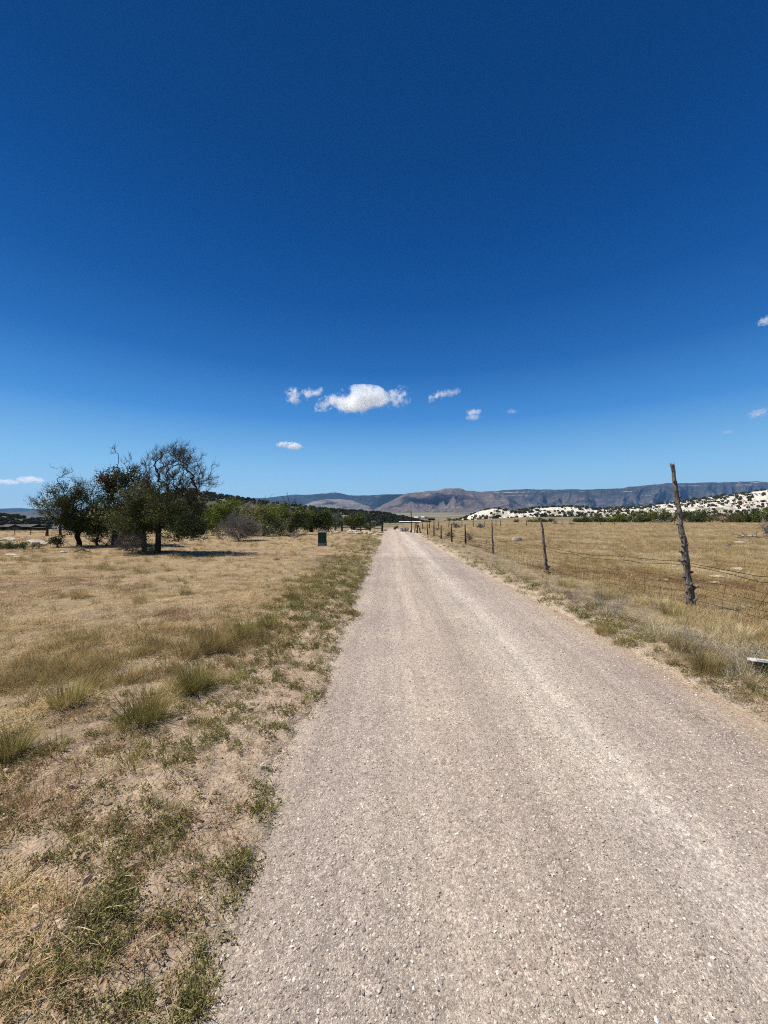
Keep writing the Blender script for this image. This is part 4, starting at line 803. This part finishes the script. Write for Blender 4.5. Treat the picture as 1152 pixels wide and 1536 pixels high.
# ------------------------------------------------------------------ grass tufts one can point at
def tuft(px, py, wpx, hpx, mt, seed, label, n=330):
    Y = F * H / (py - VY); x = (px - VX) / F * Y; k = Y / F
    V, Fq, sh = blades(int(n * 1.3), wpx * k * 0.25, hpx * k * 0.45, hpx * k * 1.08, 0.30, 0.0027, seed, flat_=0.04, seg=4, curl=0.75, sprawl=0.2)
    o = mk('grass_tuft', V, Fq, M[mt], None, (x, Y, G(x, Y) - 0.01), attrs={'shade': sh}); tag(o, label, 'grass tuft', 'bunch grass tufts')
TU = [(215, 1092, 105, 62, 'tuft', 'largest green bunch grass tuft, lower left beside the weedy verge'), (100, 1068, 80, 46, 'tuft', 'green brown tuft left of the largest tuft'),
 (292, 1046, 72, 50, 'tuft', 'yellow green tuft just above right of the largest tuft'), (12, 1146, 70, 56, 'tuft', 'tuft cut by the left picture edge'),
 (285, 990, 60, 48, 'tuft_dry', 'pale upright tuft left end of the wispy row'), (322, 982, 70, 52, 'tuft_dry', 'tall wispy pale green tuft in the middle of the row'),
 (362, 962, 56, 40, 'tuft', 'wispy green tuft right end of the row'), (402, 945, 44, 34, 'tuft', 'small green tuft nearest the road on the left'),
 (210, 911, 34, 24, 'tuft_dry', 'dark brown round tuft alone in the left field'), (278, 895, 30, 14, 'tuft_dry', 'small flat brown tuft right of the dark round one'),
 (440, 905, 34, 24, 'tuft', 'little green tuft on the left verge farther along the road'), (190, 1030, 50, 30, 'tuft_dry', 'thin straw tuft above the largest tuft'),
 (235, 975, 40, 24, 'tuft_dry', 'faint pale tuft left of the wispy row'), (120, 900, 40, 20, 'tuft_dry', 'low straw tuft far left in the field'), (415, 843, 18, 7, 'rust', 'tiny dark tuft in front of the green utility box'),
 (1062, 1012, 74, 42, 'tuft_dry', 'big brown green tuft on the right verge near the white board'), (1148, 1028, 50, 42, 'tuft', 'green tuft under the tip of the white board'),
 (1022, 985, 60, 36, 'tuft_dry', 'brownish tuft left of the big right verge tuft'), (936, 966, 52, 30, 'tuft', 'fresh green tuft at the edge of the right verge'),
 (985, 962, 60, 34, 'pale', 'pale grey straw tuft right of the fresh green one'), (1008, 932, 50, 28, 'tuft', 'green tuft at the foot of the tall knobby post'),
 (850, 887, 46, 20, 'tuft', 'green tuft right of the second fence post'), (905, 905, 46, 22, 'tuft_dry', 'olive tuft on the verge between first and second post'),
 (1110, 965, 50, 30, 'pale', 'straw tuft right of the tall post by the loose wires'), (1035, 1075, 44, 24, 'weed', 'low green weed tuft at the right road edge'), (905, 950, 46, 24, 'tuft_dry', 'brownish brown tuft left of the fresh green one')]
for i, (px, py, wp, hp, mt, lb) in enumerate(TU): tuft(px, py, wp, hp, mt, 700 + i, lb, n=420 if wp > 60 else 260)

# ------------------------------------------------------------------ fence along the right verge
def post_mesh(p1, r0, r1, seed, knots=0, nr=26, ns=10, wig=0.02, kb=None):
    g = np.random.default_rng(seed); p1 = np.array(p1, float); b = MB(); V = []; ln = np.linalg.norm(p1)
    wx = np.cumsum(g.normal(0, wig / 3, nr)); wy = np.cumsum(g.normal(0, wig / 3, nr)); wx -= np.linspace(wx[0], wx[-1], nr); wy -= np.linspace(wy[0], wy[-1], nr)
    for i in range(nr):
        f = i / (nr - 1); c = p1 * f + np.array([wx[i], wy[i], 0]); rr = r0 + (r1 - r0) * f
        if f < 0.06: rr *= 1.25 - f * 4
        for k in range(ns):
            a = 2 * math.pi * k / ns; q = rr * (0.66 + 0.68 * float(fbm(np.array([k * 0.9 + seed * 3.1]), np.array([f * ln * 6.0]), 3, seed)[0]))
            V.append(c + np.array([math.cos(a) * q, math.sin(a) * q, 0]))
    V[-ns:] = [v + np.array([0, 0, g.uniform(-0.03, 0.04)]) for v in V[-ns:]]
    Fs = [(i * ns + k, i * ns + (k + 1) % ns, (i + 1) * ns + (k + 1) % ns, (i + 1) * ns + k) for i in range(nr - 1) for k in range(ns)]
    Fs.append(tuple((nr - 1) * ns + k for k in range(ns))); b.add(V, Fs)
    for q in range(knots):
        f = g.uniform(0.04, 0.97); a = g.choice([0, math.pi]) + g.normal(0, 0.9); rr = (r0 + (r1 - r0) * f); i = min(nr - 1, int(f * (nr - 1)))
        c = p1 * f + np.array([wx[i], wy[i], 0]); d = np.array([math.cos(a), math.sin(a), g.uniform(0.1, 0.9)]); L_ = g.uniform(0.4, 1.5) * rr
        (kb or b).tube([c + d * rr * 0.3, c + d * (rr * 0.75 + L_ * 0.4), c + d * (rr * 0.8 + L_)], [rr * g.uniform(0.45, 0.75), rr * g.uniform(0.35, 0.55), rr * g.uniform(0.12, 0.35)], 6)
    return b
POSTS = [(5.55, 2.6, 1.5, 0.05, 0.0, 0.07, 'post', 12), (5.1, 6.5, 2.43, -0.30, 0.05, 0.061, 'post', 54), (4.31, 10.5, 1.50, -0.17, 0.05, 0.052, 'post', 26), (4.36, 16.2, 1.42, -0.07, 0, 0.046, 'post', 18),
         (4.33, 22.0, 1.12, -0.04, 0, 0.06, 'post_far', 8), (3.92, 24.4, 1.15, -0.03, 0, 0.06, 'post_far', 6), (3.75, 28.3, 0.95, 0.02, 0, 0.06, 'post_far', 5), (3.84, 33.6, 1.35, 0.0, 0, 0.065, 'post_far', 5), (3.47, 35.5, 1.2, -0.05, 0, 0.06, 'post_far', 4),
         (3.28, 41.0, 1.15, -0.35, 0, 0.07, 'post_far', 3), (3.05, 42.0, 1.2, -0.18, 0, 0.07, 'post_far', 3), (2.95, 42.8, 1.15, 0.2, 0, 0.07, 'post_far', 3), (2.78, 43.6, 1.2, 0.12, 0, 0.07, 'post_far', 3)]
fen = thing('wire_fence', 'sagging wire fence on rough juniper posts along the right side of the gravel road', 'fence', (5.1, 6.5, G(5.1, 6.5)))
fl = Vector(fen.location); tops = []
for i, (x, y, h, lx, ly, r_, mt, kn) in enumerate(POSTS):
    z = G(x, y) - 0.08
    o = post_mesh((lx, ly, h + 0.08), r_, r_ * 0.42, 900 + i, kn, 40 if i < 4 else 14, 12 if i < 4 else 8, 0.012).build('post', M[mt], fen, Vector((x, y, z)) - fl, smooth=False)
    if i == 1: o['label'] = 'tall crooked knobby post reaching above the horizon'
    tops.append((x, y, z + 0.08, h, lx, ly))
def wire_at(i, hz):
    x, y, z, h, lx, ly = tops[i]; f = min(hz / h, 1); return Vector((x + lx * f - 0.05, y + ly * f, z + hz))
g = np.random.default_rng(77)
for wi, (hz, sag) in enumerate([(0.78, 0.08), (0.73, 0.11), (0.52, 0.06), (0.4, 0.05), (0.28, 0.05), (0.16, 0.04)]):
    b = MB()
    for i in range(len(tops) - 1 if wi < 2 else 8):
        a, c = wire_at(i, min(hz, tops[i][3] * 0.8)), wire_at(i + 1, min(hz, tops[i + 1][3] * 0.8)); m = 10; pts = []
        for k in range(m + 1):
            f = k / m; p = a.lerp(c, f); p.z -= sag * 4 * f * (1 - f) * (0.6 + 0.8 * g.uniform()) * (c - a).length / 5; p.x += g.normal(0, 0.01 if 0 < k < m else 0); p.z = max(p.z, G(p.x, p.y) + 0.03); pts.append(p - fl)
        b.tube(pts, (0.0042 if wi < 2 else 0.0026) if i < 3 else 0.006, 4)
    b.build('wire', M['wire'], fen)
for i in range(0, 4):                       # bent upright stays of the old woven wire
    a, c = wire_at(i, 0.05), wire_at(i + 1, 0.05); nst = int((c - a).length / 0.28)
    for k in range(1, nst):
        f = k / nst + g.normal(0, 0.01); p = a.lerp(c, f); z0 = G(p.x, p.y); hgt = g.uniform(0.35, 0.55)
        b = MB(); b.tube([Vector((p.x, p.y, z0 + 0.01)) - fl, Vector((p.x + g.normal(0, 0.03), p.y + g.normal(0, .03), z0 + hgt * 0.5)) - fl, Vector((p.x + g.normal(0, 0.04), p.y + g.normal(0, .04), z0 + hgt)) - fl], 0.0022, 4); b.build('wire_stay', M['wire'], fen)
# barbs on the top wire between the near posts
# tall dark pole at the crest
z = G(2.5, 44.5)
pl = thing('pole', 'tall thin dark pole rising above the fence where the road dips away', 'pole', (2.5, 44.5, z))
post_mesh((-0.06, 0, 2.45), 0.06, 0.05, 950, 0, 10, 8, 0.01).build('shaft', M['post_far'], pl); b = MB(); b.tube([(-0.1, 0, 0.0), (-0.02, -0.02, 0.5)], [0.14, 0.07], 7); b.build('footing', M['post_far'], pl)
# far cross fence of the field
cf = thing('cross_fence', 'thin wire fence with slim posts crossing the far side of the golden field', 'fence', (9, 58, G(9, 58))); cl_ = Vector(cf.location); pts = []
for i, (px, Y, h) in enumerate([(634, 55, .9), (644, 57, 1.0), (658, 60, 1.1), (673, 66, 1.2), (693, 70, 1.2), (710, 70, 1.25), (727, 72, 1.3), (744, 75, 1.2), (751, 76, 1.2), (790, 80, 1.1), (811, 82, 1.2), (843, 84, 1.2), (855, 86, 1.3), (876, 88, 1.1), (901, 90, 1.3), (922, 92, 1.2), (942, 94, 1.2), (975, 96, 1.1), (1012, 98, 1.1)]):
    x = (px - VX) / F * Y; z = G(x, Y); post_mesh((np.random.default_rng(i).normal(0, .05), 0, h + .1), 0.07, 0.05, 970 + i, 0, 6, 6, 0.02).build('post', M['post_far'], cf, Vector((x, Y, z - .1)) - cl_)
    pts.append(Vector((x, Y, z)) - cl_)
for hz in (0.45, 0.9):
    b = MB(); b.tube([p + Vector((0, 0, hz)) for p in pts], 0.006, 3); b.build('wire', M['wire'], cf)

# ------------------------------------------------------------------ gate fence on the left, far left fence
gf = thing('rail_fence', 'low weathered wooden rail fence ending at the left edge of the road', 'fence', (-4, 44, G(-4, 44))); gl = Vector(gf.location); pp = []
for i, (px, Y, h, r_) in enumerate([(513, 46, 1.15, .11), (527, 46, .75, .07), (541, 45.5, .6, .06), (555, 45, .95, .085), (573, 43, 1.15, .12)]):
    x = (px - VX) / F * Y; z = G(x, Y); post_mesh((0.02 * (i - 2), 0, h + .1), r_, r_ * .85, 1000 + i, 2, 10, 8, 0.02).build('post', M['post_far'], gf, Vector((x, Y, z - .1)) - gl); pp.append(Vector((x, Y, z)) - gl)
for a, c, h0, h1 in ((0, 1, .5, .45), (1, 3, .55, .5), (1, 3, .3, .25), (3, 4, .5, .45)):
    b = MB(); b.tube([pp[a] + Vector((0, -.08, h0)), (pp[a] + pp[c]) / 2 + Vector((0, -.09, (h0 + h1) / 2 - .03)), pp[c] + Vector((0, -.08, h1))], [.05, .045, .04], 6); b.build('rail', M['post_far'], gf)
lf = thing('field_fence', 'thin wire fence in front of the dark house at the far left', 'fence', (-33, 36, G(-33, 36))); ll = Vector(lf.location); pp = []
for i, (px, Y, h, r_, mt) in enumerate([(-25, 36, .6, .03, 'post_far'), (22, 36, .62, .03, 'post_far'), (46, 36, .62, .03, 'post_far'), (70.5, 34.5, 1.0, .10, 'post_far'), (90, 34.5, 1.05, .11, 'post_far'), (131, 36, .8, .05, 'post_far'), (160, 36.5, .8, .05, 'post_far'), (200, 37, .8, .05, 'post_far')]):
    x = (px - VX) / F * Y; z = G(x, Y); o = post_mesh((0.01, 0, h + .1), r_, r_ * .85, 1020 + i, 0, 10, 8, 0.01).build('post', M[mt], lf, Vector((x, Y, z - .1)) - ll); pp.append(Vector((x, Y, z)) - ll)
    if i == 3:
        b = MB(); b.tube([(0, 0, .1), (0, 0, .45)], [r_ * 1.18, r_ * 1.15], 8); b.build('painted_band', M['red_paint'], o); o['label'] = 'thick post with a red painted lower half'
for hz in (0.3, 0.52):
    b = MB(); b.tube([p + Vector((0, 0, hz)) for p in pp], 0.004, 3); b.build('wire', M['wire'], lf)

# ------------------------------------------------------------------ utility box
Y = F * H / 42.0; bx = (483.5 - VX) / F * Y; z = G(bx, Y)
ub = thing('utility_box', 'dark green metal utility box on a grey plinth in the dry grass', 'utility box', (bx, Y, z)); ub.rotation_euler.z = R(6)
b = MB(); b.box((0, 0, 0.09), (0.50, 0.46, 0.24)); b.build('plinth', M['box_base'], ub)
b = MB(); b.box((0, 0, 0.50), (0.46, 0.42, 0.57)); b.build('cabinet', M['box_green'], ub)
b = MB(); b.box((0, 0, 0.815), (0.50, 0.46, 0.055), top=0.9); b.build('lid', M['box_base'], ub)
b = MB(); b.box((0, -0.2175, 0.49), (0.40, 0.012, 0.5)); dr = b.build('door', M['box_green'], ub)
b = MB(); b.box((0.14, -0.23, 0.52), (0.03, 0.02, 0.09)); b.build('latch', M['post_far'], dr)

# ------------------------------------------------------------------ stones
def rock(name, px, Y, w, h, seed, mt, label, group=None, emb=0.3, cat='rock'):
    V, Fs = stone(seed, 1.0, 2); x = (px - VX) / F * Y; g = np.random.default_rng(seed)
    V = V * np.array([w / 2, w / 2 * g.uniform(.6, .9), h / 2 * 1.1]) + 0.06 * h * g.normal(0, 1, V.shape)
    o = mk(name, V, Fs, M[mt], None, (x, Y, G(x, Y) + h * (0.5 - emb))); o.rotation_euler.z = g.uniform(-.5, .5); tag(o, label, cat, group)
RK = [(1092, 21, .5, .22, 'tallest pale slab of the rock cluster in the right field'), (1106, 23, .7, .12, 'long thin pale slab behind the tallest slab in the right field'), (1117, 20.5, .5, .1, 'flat bright slab at the right of the field rock cluster'),
      (1134, 14.8, .4, .1, 'low pale slab between the bright slab and the loose wire'), (1107, 11, .34, .12, 'bent pale stone just behind the sagging top wire'), (1070, 9.2, .26, .07, 'small flat pale stone right of the tall post'), (1074, 10, .3, .07, 'dusty flat stone behind the small flat one'),
      (1122, 32, 1.3, .12, 'low pale ledge far out in the right field'), (1146, 29, .6, .2, 'pale stone at the foot of the purplish bush'), (1001, 9.6, .16, .06, 'tiny pale stone left of the tall post'), (1010, 12, .2, .06, 'tiny flat stone behind the tall post')]
for i, (px, Y, w_, h_, lb) in enumerate(RK): rock('rock', px, Y, w_, h_, 1100 + i, 'limestone', lb, 'pale rocks in the right field')
RK = [(289, 36, .75, .38, 'white boulder in the gap right of the bare topped tree'), (275, 29, .5, .22, 'white stone lower left of the white boulder in the gap'), (277, 35, .5, .2, 'small pale stone just left of the white boulder'),
      (50, 24.5, 1.05, .3, 'flat topped pale rock left of the dark round shrub'), (60, 22.2, .8, .42, 'blocky pale boulder beside the dark round shrub'), (13, 27, .9, .3, 'pale rock behind the low shrub at the left edge'), (0, 27, .6, .24, 'pale rock cut by the left picture edge'),
      (17, 16.3, .75, .12, 'flat grey pale slab in the grass at the far left'), (27, 15.6, .35, .1, 'little slab right of the flat slab at the far left'), (95, 17, .3, .14, 'small stone below the spreading tree')]
for i, (px, Y, w_, h_, lb) in enumerate(RK): rock('rock', px, Y, w_, h_, 1130 + i, 'limestone', lb, 'pale rocks left of the road')
g = np.random.default_rng(5)
for i in range(22):
    px = g.uniform(497, 571); rock('rock', px, g.uniform(37, 44.5), g.uniform(.4, .9), g.uniform(.2, .42), 1160 + i, 'limestone', 'pale yellowish rock among the stones strewn in front of the wooden rail fence', 'stones strewn in front of the rail fence')
for i, (px, Y, w_, h_, lb) in enumerate([(577, 52, .7, .35, 'larger pale rock at the crest left of the road'), (611, 41.5, .5, .25, 'pale rock on the right road edge near the pole'), (773, 25.6, .5, .3, 'dark stone hump in the field left of the second post'), (780, 26, .35, .4, 'dark upright stone beside the dark hump in the field')]):
    rock('rock', px, Y, w_, h_, 1190 + i, 'limestone' if i < 2 else 'grey_stone', lb)
rock('rock', 394, F * H / (1150 - VY), .05, .03, 1200, 'limestone', 'small bright white stone among the weeds left of the road')
# fallen dead branches
def deadwood(name, label, pts, r0, seed):
    g = np.random.default_rng(seed); P = [((px - VX) / F * Y, Y) for px, Y in pts]; o0 = Vector((P[0][0], P[0][1], G(*P[0])))
    root = thing(name, label, 'branch', o0); L_ = [Vector((x, y, G(x, y) + r0 + (0.12 if 0 < i < len(P) - 1 else 0))) - o0 for i, (x, y) in enumerate(P)]
    b = MB(); b.tube(L_, [r0 * (1 - 0.6 * i / (len(L_) - 1)) for i in range(len(L_))], 7); b.build('limb', M['dead'], root)
    b = MB()
    for q in range(6):
        i = g.integers(0, len(L_) - 1); p = L_[i].lerp(L_[i + 1], g.uniform()); d = Vector((g.normal(0, .5), g.normal(0, .3), abs(g.normal(0.25, .15)))); b.tube([p, p + d * .5 + Vector((0, 0, .03)), p + d], [r0 * .4, r0 * .3, r0 * .12], 5)
    b.build('twigs', M['dead'], root)
deadwood('dead_branch', 'fallen dead branch lying in the right field below the purplish bush', [(1106, 30), (1116, 28.5), (1128, 28), (1150, 28)], .06, 1)
deadwood('dead_branch', 'dark fallen branch on the ground right of the bare topped tree', [(286, 26), (297, 25.5), (307, 25)], .04, 2)
deadwood('dead_branch', 'short dead stick leaning up in front of the green juniper', [(305, 27), (309, 27.3), (313, 28)], .04, 3)
deadwood('dead_log', 'bleached dead log lying at the right end of the grey bush', [(430, 33), (438, 32.5), (446, 31.5)], .12, 4)
deadwood('dead_branch', 'dead branch in the dry grass under the spreading tree', [(112, 17.6), (122, 17.2), (138, 17.4)], .035, 5)

# ------------------------------------------------------------------ white board at the right edge
Y = 3.75; x = (1121 - VX) / F * Y; z = zat(988, Y)
wb = thing('white_board', 'white painted board lying tilted in the verge grass at the right picture edge', 'board', (x, Y, z)); wb.rotation_euler = (R(-10), R(4), R(-14))
b = MB(); V = [(0, 0, 0), (0.06, -0.045, 0), (0.8, -0.10, 0), (0.8, 0.07, 0), (0.06, 0.03, 0)]
b.add([(a, c, d + 0.012) for a, c, d in V] + [(a, c, d - 0.012) for a, c, d in V], [(0, 1, 2, 3, 4), (9, 8, 7, 6, 5)] + [(i, 5 + i, 5 + (i + 1) % 5, (i + 1) % 5) for i in range(5)]); b.build('panel', M['white_board'], wb)
b = MB(); b.box((0.42, -0.02, -0.045), (0.72, 0.05, 0.06)); b.build('batten', M['dark_wall'], wb)
b = MB(); b.box((0.55, 0.0, -0.17), (0.06, 0.06, 0.19)); b.build('support', M['dark_wall'], wb)

# ------------------------------------------------------------------ buildings far off
def gable(b, x0, x1, y0, y1, ze, zr, along='x', th=0.12, ov=0.4):
    if along == 'x':
        ym = (y0 + y1) / 2; prof = [(y0 - ov, ze - .15), (ym, zr), (y1 + ov, ze - .15), (y1 + ov, ze - .15 + th), (ym, zr + th * 1.3), (y0 - ov, ze - .15 + th)]
        V = [(x0 - ov, y, z) for y, z in prof] + [(x1 + ov, y, z) for y, z in prof]
    else:
        xm = (x0 + x1) / 2; prof = [(x0 - ov, ze - .15), (xm, zr), (x1 + ov, ze - .15), (x1 + ov, ze - .15 + th), (xm, zr + th * 1.3), (x0 - ov, ze - .15 + th)]
        V = [(x, y0 - ov, z) for x, z in prof] + [(x, y1, z) for x, z in prof]
    n = 6; b.add(V, [tuple(range(n))[::-1], tuple(range(n, 2 * n))] + [(i, (i + 1) % n, n + (i + 1) % n, n + i) for i in range(n)])
Yh = 165; hx = (34 - VX) / F * Yh; hz = G(hx, Yh)
ho = thing('house', 'low dark timber house with grey gabled roofs behind the far left field', 'house', (hx, Yh, hz - 0.1))
top = zat(787, Yh) - hz + .1
b = MB(); b.box((0, 0, 1.1), (13, 7, 2.2)); b.prism([(0, 2.2), (5, 2.2), (2.5, top - .2)], -5.5, -3.4); b.box((2.5, -4.5, 1.1), (5, 2.2, 2.2)); b.box((-5.4, -4.2, 1.1), (2.2, 1.6, 2.2)); b.prism([(-6.5, 2.2), (-4.3, 2.2), (-5.4, top - .6)], -4.9, -3.4)
b.build('wall', M['dark_wall'], ho)
b = MB(); gable(b, -6.5, 6.5, -3.5, 3.5, 2.2, top); gable(b, 0, 5, -5.6, 0, 2.2, top, 'y'); gable(b, -6.5, -4.3, -5.1, -1, 2.2, top - .5, 'y'); rf = b.build('roof', M['dark_roof'], ho)
b = MB(); b.box((-3, 0, top + .2), (.7, .7, .9)); b.build('chimney', M['dark_wall'], rf)
for wx in (-2.6, -1.2):
    b = MB(); b.box((wx, -3.53, 1.3), (1.0, .08, 1.0)); wf = b.build('window', M['dark_roof'], ho); b = MB(); b.box((wx, -3.585, 1.3), (.82, .03, .82)); b.build('pane', M['glass'], wf)
b = MB(); b.box((2.5, -5.64, 1.0), (2.4, .06, 1.9)); b.build('garage_door', M['dark_roof'], ho)
b = MB(); b.box((8.8, -2, .9), (4.4, 4, 1.8)); sh_ = b.build('wall', M['dark_wall'], ho); b = MB(); b.prism([(6.4, 1.85), (11.2, 1.6), (11.2, 1.75), (6.4, 2.05)], -4.3, .3); b.build('roof', M['dark_wall'], ho)
def trailer(px, Y, L_, hh, label, dirn=1):
    x = (px - VX) / F * Y; z = G(x, Y); t = thing('camper_trailer', label, 'trailer', (x, Y, z)); b = MB()
    b.prism([(-L_ / 2, .55), (L_ / 2 - .5, .5), (L_ / 2, 1.1), (L_ / 2 - .35, hh), (-L_ / 2 + .2, hh)], -1.1, 1.1); bd = b.build('body', M['white_paint'], t)
    for wx in (-L_ * .28, L_ * .12):
        b = MB(); b.box((wx, -1.12, hh * .66), (1.0, .05, .55)); b.build('window', M['glass'], t)
    b = MB(); b.box((-L_ * .05, -1.12, hh * .52), (.65, .04, hh * .62)); b.build('door', M['white_paint'], t)
    for wx in (-.5, .5):
        b = MB(); b.tube([(wx, -1.14, .35), (wx, -.85, .35)], .35, 14); b.build('wheel', M['rubber'], t)
    b = MB(); b.tube([(L_ / 2 - .3, 0, .5), (L_ / 2 + 1, 0, .45)], .06, 6); b.build('tow_bar', M['rubber'], t)
trailer(98, 160, 4.6, 2.6, 'larger white camper trailer seen under the spreading tree'); trailer(86, 158, 3.0, 2.0, 'small white camper trailer left of the larger one')
Yw = 400; wx = (615 - VX) / F * Yw; wz = G(wx, Yw)
ws = thing('shed', 'long low shed with a white roof in the valley beyond the road crest', 'shed', (wx, Yw, wz)); top = max(zat(782.6, Yw) - wz, 1.6)
b = MB(); b.box((0, 0, top * .35), (22, 7, top * .7)); b.build('wall', M['dark_wall'], ws); b = MB(); gable(b, -11, 11, -3.5, 3.5, top * .72, top); b.build('roof', M['white_roof'], ws)
for i, (px, Y, w_, wm, lb) in enumerate([(624, 900, 9, 'white_paint', 'tiny white farmhouse just right of the tall pole in the valley'), (629, 930, 7, 'white_paint', 'second tiny white house in the valley hamlet'), (634, 960, 8, 'white_paint', 'tiny white house in the middle of the valley hamlet'),
                                    (639, 920, 7, 'tan_wall', 'tiny tan house at the right end of the valley hamlet'), (647, 700, 12, 'dark_wall', 'low dark barn behind the far end of the golden field'), (673, 640, 6, 'tan_wall', 'tiny tan shed behind the far cross fence')]):
    x = (px - VX) / F * Y; z = G(x, Y); t = thing('farmhouse', lb, 'house', (x, Y, z)); b = MB(); b.box((0, 0, 1.6), (w_, 7, 3.4)); b.build('wall', M[wm], t); b = MB(); gable(b, -w_ / 2, w_ / 2, -3.5, 3.5, 3.3, 5.0); b.build('roof', M['white_roof'] if i % 2 == 0 and i < 4 else M['dark_roof'], t)
    b = MB(); b.box((0, -3.53, 1.4), (1.1, .06, 2.2)); b.build('door', M['dark_roof'], t)

# ------------------------------------------------------------------ clouds
def cloud_mat(seed, dens, nscale, thr, k, amp, flatb):
    m = bpy.data.materials.new('cloud_vapour'); m.use_nodes = True; nt = m.node_tree; nt.nodes.clear()
    o = nt.nodes.new('ShaderNodeOutputMaterial'); pv = nt.nodes.new('ShaderNodeVolumePrincipled'); pv.inputs['Color'].default_value = (1, 1, 1, 1); pv.inputs['Anisotropy'].default_value = 0.2
    tc = nt.nodes.new('ShaderNodeTexCoord'); p_ = pos(nt)
    ln = nt.nodes.new('ShaderNodeVectorMath'); ln.operation = 'LENGTH'; nt.links.new(tc.outputs['Object'], ln.inputs[0])
    n = noise(nt, nscale, p_, 7, 0.58)
    v = mth(nt, 'ADD', mth(nt, 'SUBTRACT', 1.0, ln.outputs['Value']), mth(nt, 'MULTIPLY', mth(nt, 'SUBTRACT', n, 0.5), amp))
    if flatb:      # flatter base
        so = nt.nodes.new('ShaderNodeSeparateXYZ'); nt.links.new(tc.outputs['Object'], so.inputs[0]); v = mth(nt, 'SUBTRACT', v, mth(nt, 'MULTIPLY', mth(nt, 'MAXIMUM', mth(nt, 'MULTIPLY', so.outputs[2], -1.0), 0.0), flatb))
    v = mth(nt, 'MULTIPLY', mth(nt, 'SUBTRACT', v, thr), k); cl = nt.nodes.new('ShaderNodeClamp'); nt.links.new(v, cl.inputs[0])
    nt.links.new(mth(nt, 'MULTIPLY', cl.outputs[0], dens), pv.inputs['Density']); nt.links.new(pv.outputs[0], o.inputs['Volume'])
    m.cycles.volume_step_rate = 0.12 if hasattr(m.cycles, 'volume_step_rate') else 1
    return m
def cloud(px, py, rx, ry, Y, label, dens=0.012, thr=0.12, k=3.0, tilt=0.0, ns=9.0, amp=4.6, flatb=0.0):
    import bmesh
    kk = Y / F; bm = bmesh.new(); bmesh.ops.create_icosphere(bm, subdivisions=3, radius=1.25); V = [v.co[:] for v in bm.verts]; Fs = [tuple(v.index for v in f.verts) for f in bm.faces]; bm.free()
    o = mk('cloud', V, Fs, cloud_mat(0, dens, ns / (rx * kk), thr, k, amp, flatb), None, ((px - VX) * kk, Y, zat(py, Y)))
    o.scale = (rx * kk, rx * kk * 0.7, ry * kk); o.rotation_euler.y = R(-tilt); tag(o, label, 'cloud')
cloud(541, 604, 44, 20, 7000, 'large bright white puffy cloud above the road', 0.010, 0.03, 2.0, 4, 1.7, 3.4, 0.5)
cloud(488, 606, 17, 9, 7000, 'ragged wisp at the left end of the large cloud', 0.008, 0.25, 1.6, 25, 2.2, 5.0)
cloud(595, 597, 21, 15, 7100, 'ragged broken cloud touching the right end of the large cloud', 0.006, 0.34, 1.6, 10, 2.6, 5.0)
cloud(441, 594, 13, 14, 7000, 'upright small white cloud left of the large one', 0.009, 0.2, 1.8, 35, 1.8, 4.0)
cloud(469, 590, 19, 7, 7000, 'thin slanted streak between the upright small cloud and the large one', 0.007, 0.25, 1.6, 12, 2.2, 4.5)
cloud(654, 595, 14, 7, 7300, 'small slanted cloud right of the large one', 0.007, 0.25, 1.6, 22, 2.0, 4.5)
cloud(674, 589, 18, 4.5, 7300, 'thin pale streak at the right end of the slanted cloud', 0.005, 0.2, 1.6, 6, 2.4, 4.5)
cloud(711, 618, 14, 5, 7600, 'upper half of the small double cloud on the right', 0.008, 0.2, 1.8, 8, 2.0, 3.5)
cloud(710, 627, 14, 5, 7600, 'lower half of the small double cloud on the right', 0.008, 0.2, 1.8, 4, 2.2, 3.5)
cloud(768, 617, 9, 3, 7600, 'very faint wisp right of the small double cloud', 0.003, 0.15, 3, 0, 3)
cloud(424, 666, 9, 4, 9000, 'left puff of the low small cloud over the left hills', 0.010, 0.1, 3, 8, 3)
cloud(440, 669, 13, 5, 9000, 'right puff of the low small cloud over the left hills', 0.012, 0.05, 3, 0, 3)
cloud(46, 720, 16, 5, 12500, 'small flat white cloud low at the far left', 0.008, 0.05, 3, 0, 3)
cloud(8, 723, 17, 3.5, 12500, 'flat cloud cut by the left picture edge', 0.006, 0.1, 3, 0, 3)
cloud(1149, 481, 11, 6, 6000, 'lilac small cloud cut by the right picture edge high up', 0.006, 0.05, 3, 15, 3)
cloud(1137, 620, 13, 6, 8000, 'faint wisp low at the right picture edge', 0.003, 0.1, 3, 15, 3)
cloud(1092, 648, 7, 3, 8000, 'tiny faint cloud left of the low right wisp', 0.003, 0.1, 3, 0, 2.5)

# ------------------------------------------------------------------ haze
hz_m = bpy.data.materials.new('haze_air'); hz_m.use_nodes = True; nt = hz_m.node_tree; nt.nodes.clear()
o = nt.nodes.new('ShaderNodeOutputMaterial'); pv = nt.nodes.new('ShaderNodeVolumePrincipled'); pv.inputs['Color'].default_value = (0.17, 0.42, 0.87, 1); pv.inputs['Density'].default_value = 3.0e-5; pv.inputs['Anisotropy'].default_value = 0.1
nt.links.new(pv.outputs[0], o.inputs['Volume'])
hz_m.cycles.homogeneous_volume = True; hz_m.cycles.volume_sampling = 'DISTANCE'
b = MB(); b.box((0, 6800, 466), (27000, 14600, 964)); hb = b.build('haze', hz_m); tag(hb, 'thin blue distance haze over the whole valley', 'haze', kind='stuff')
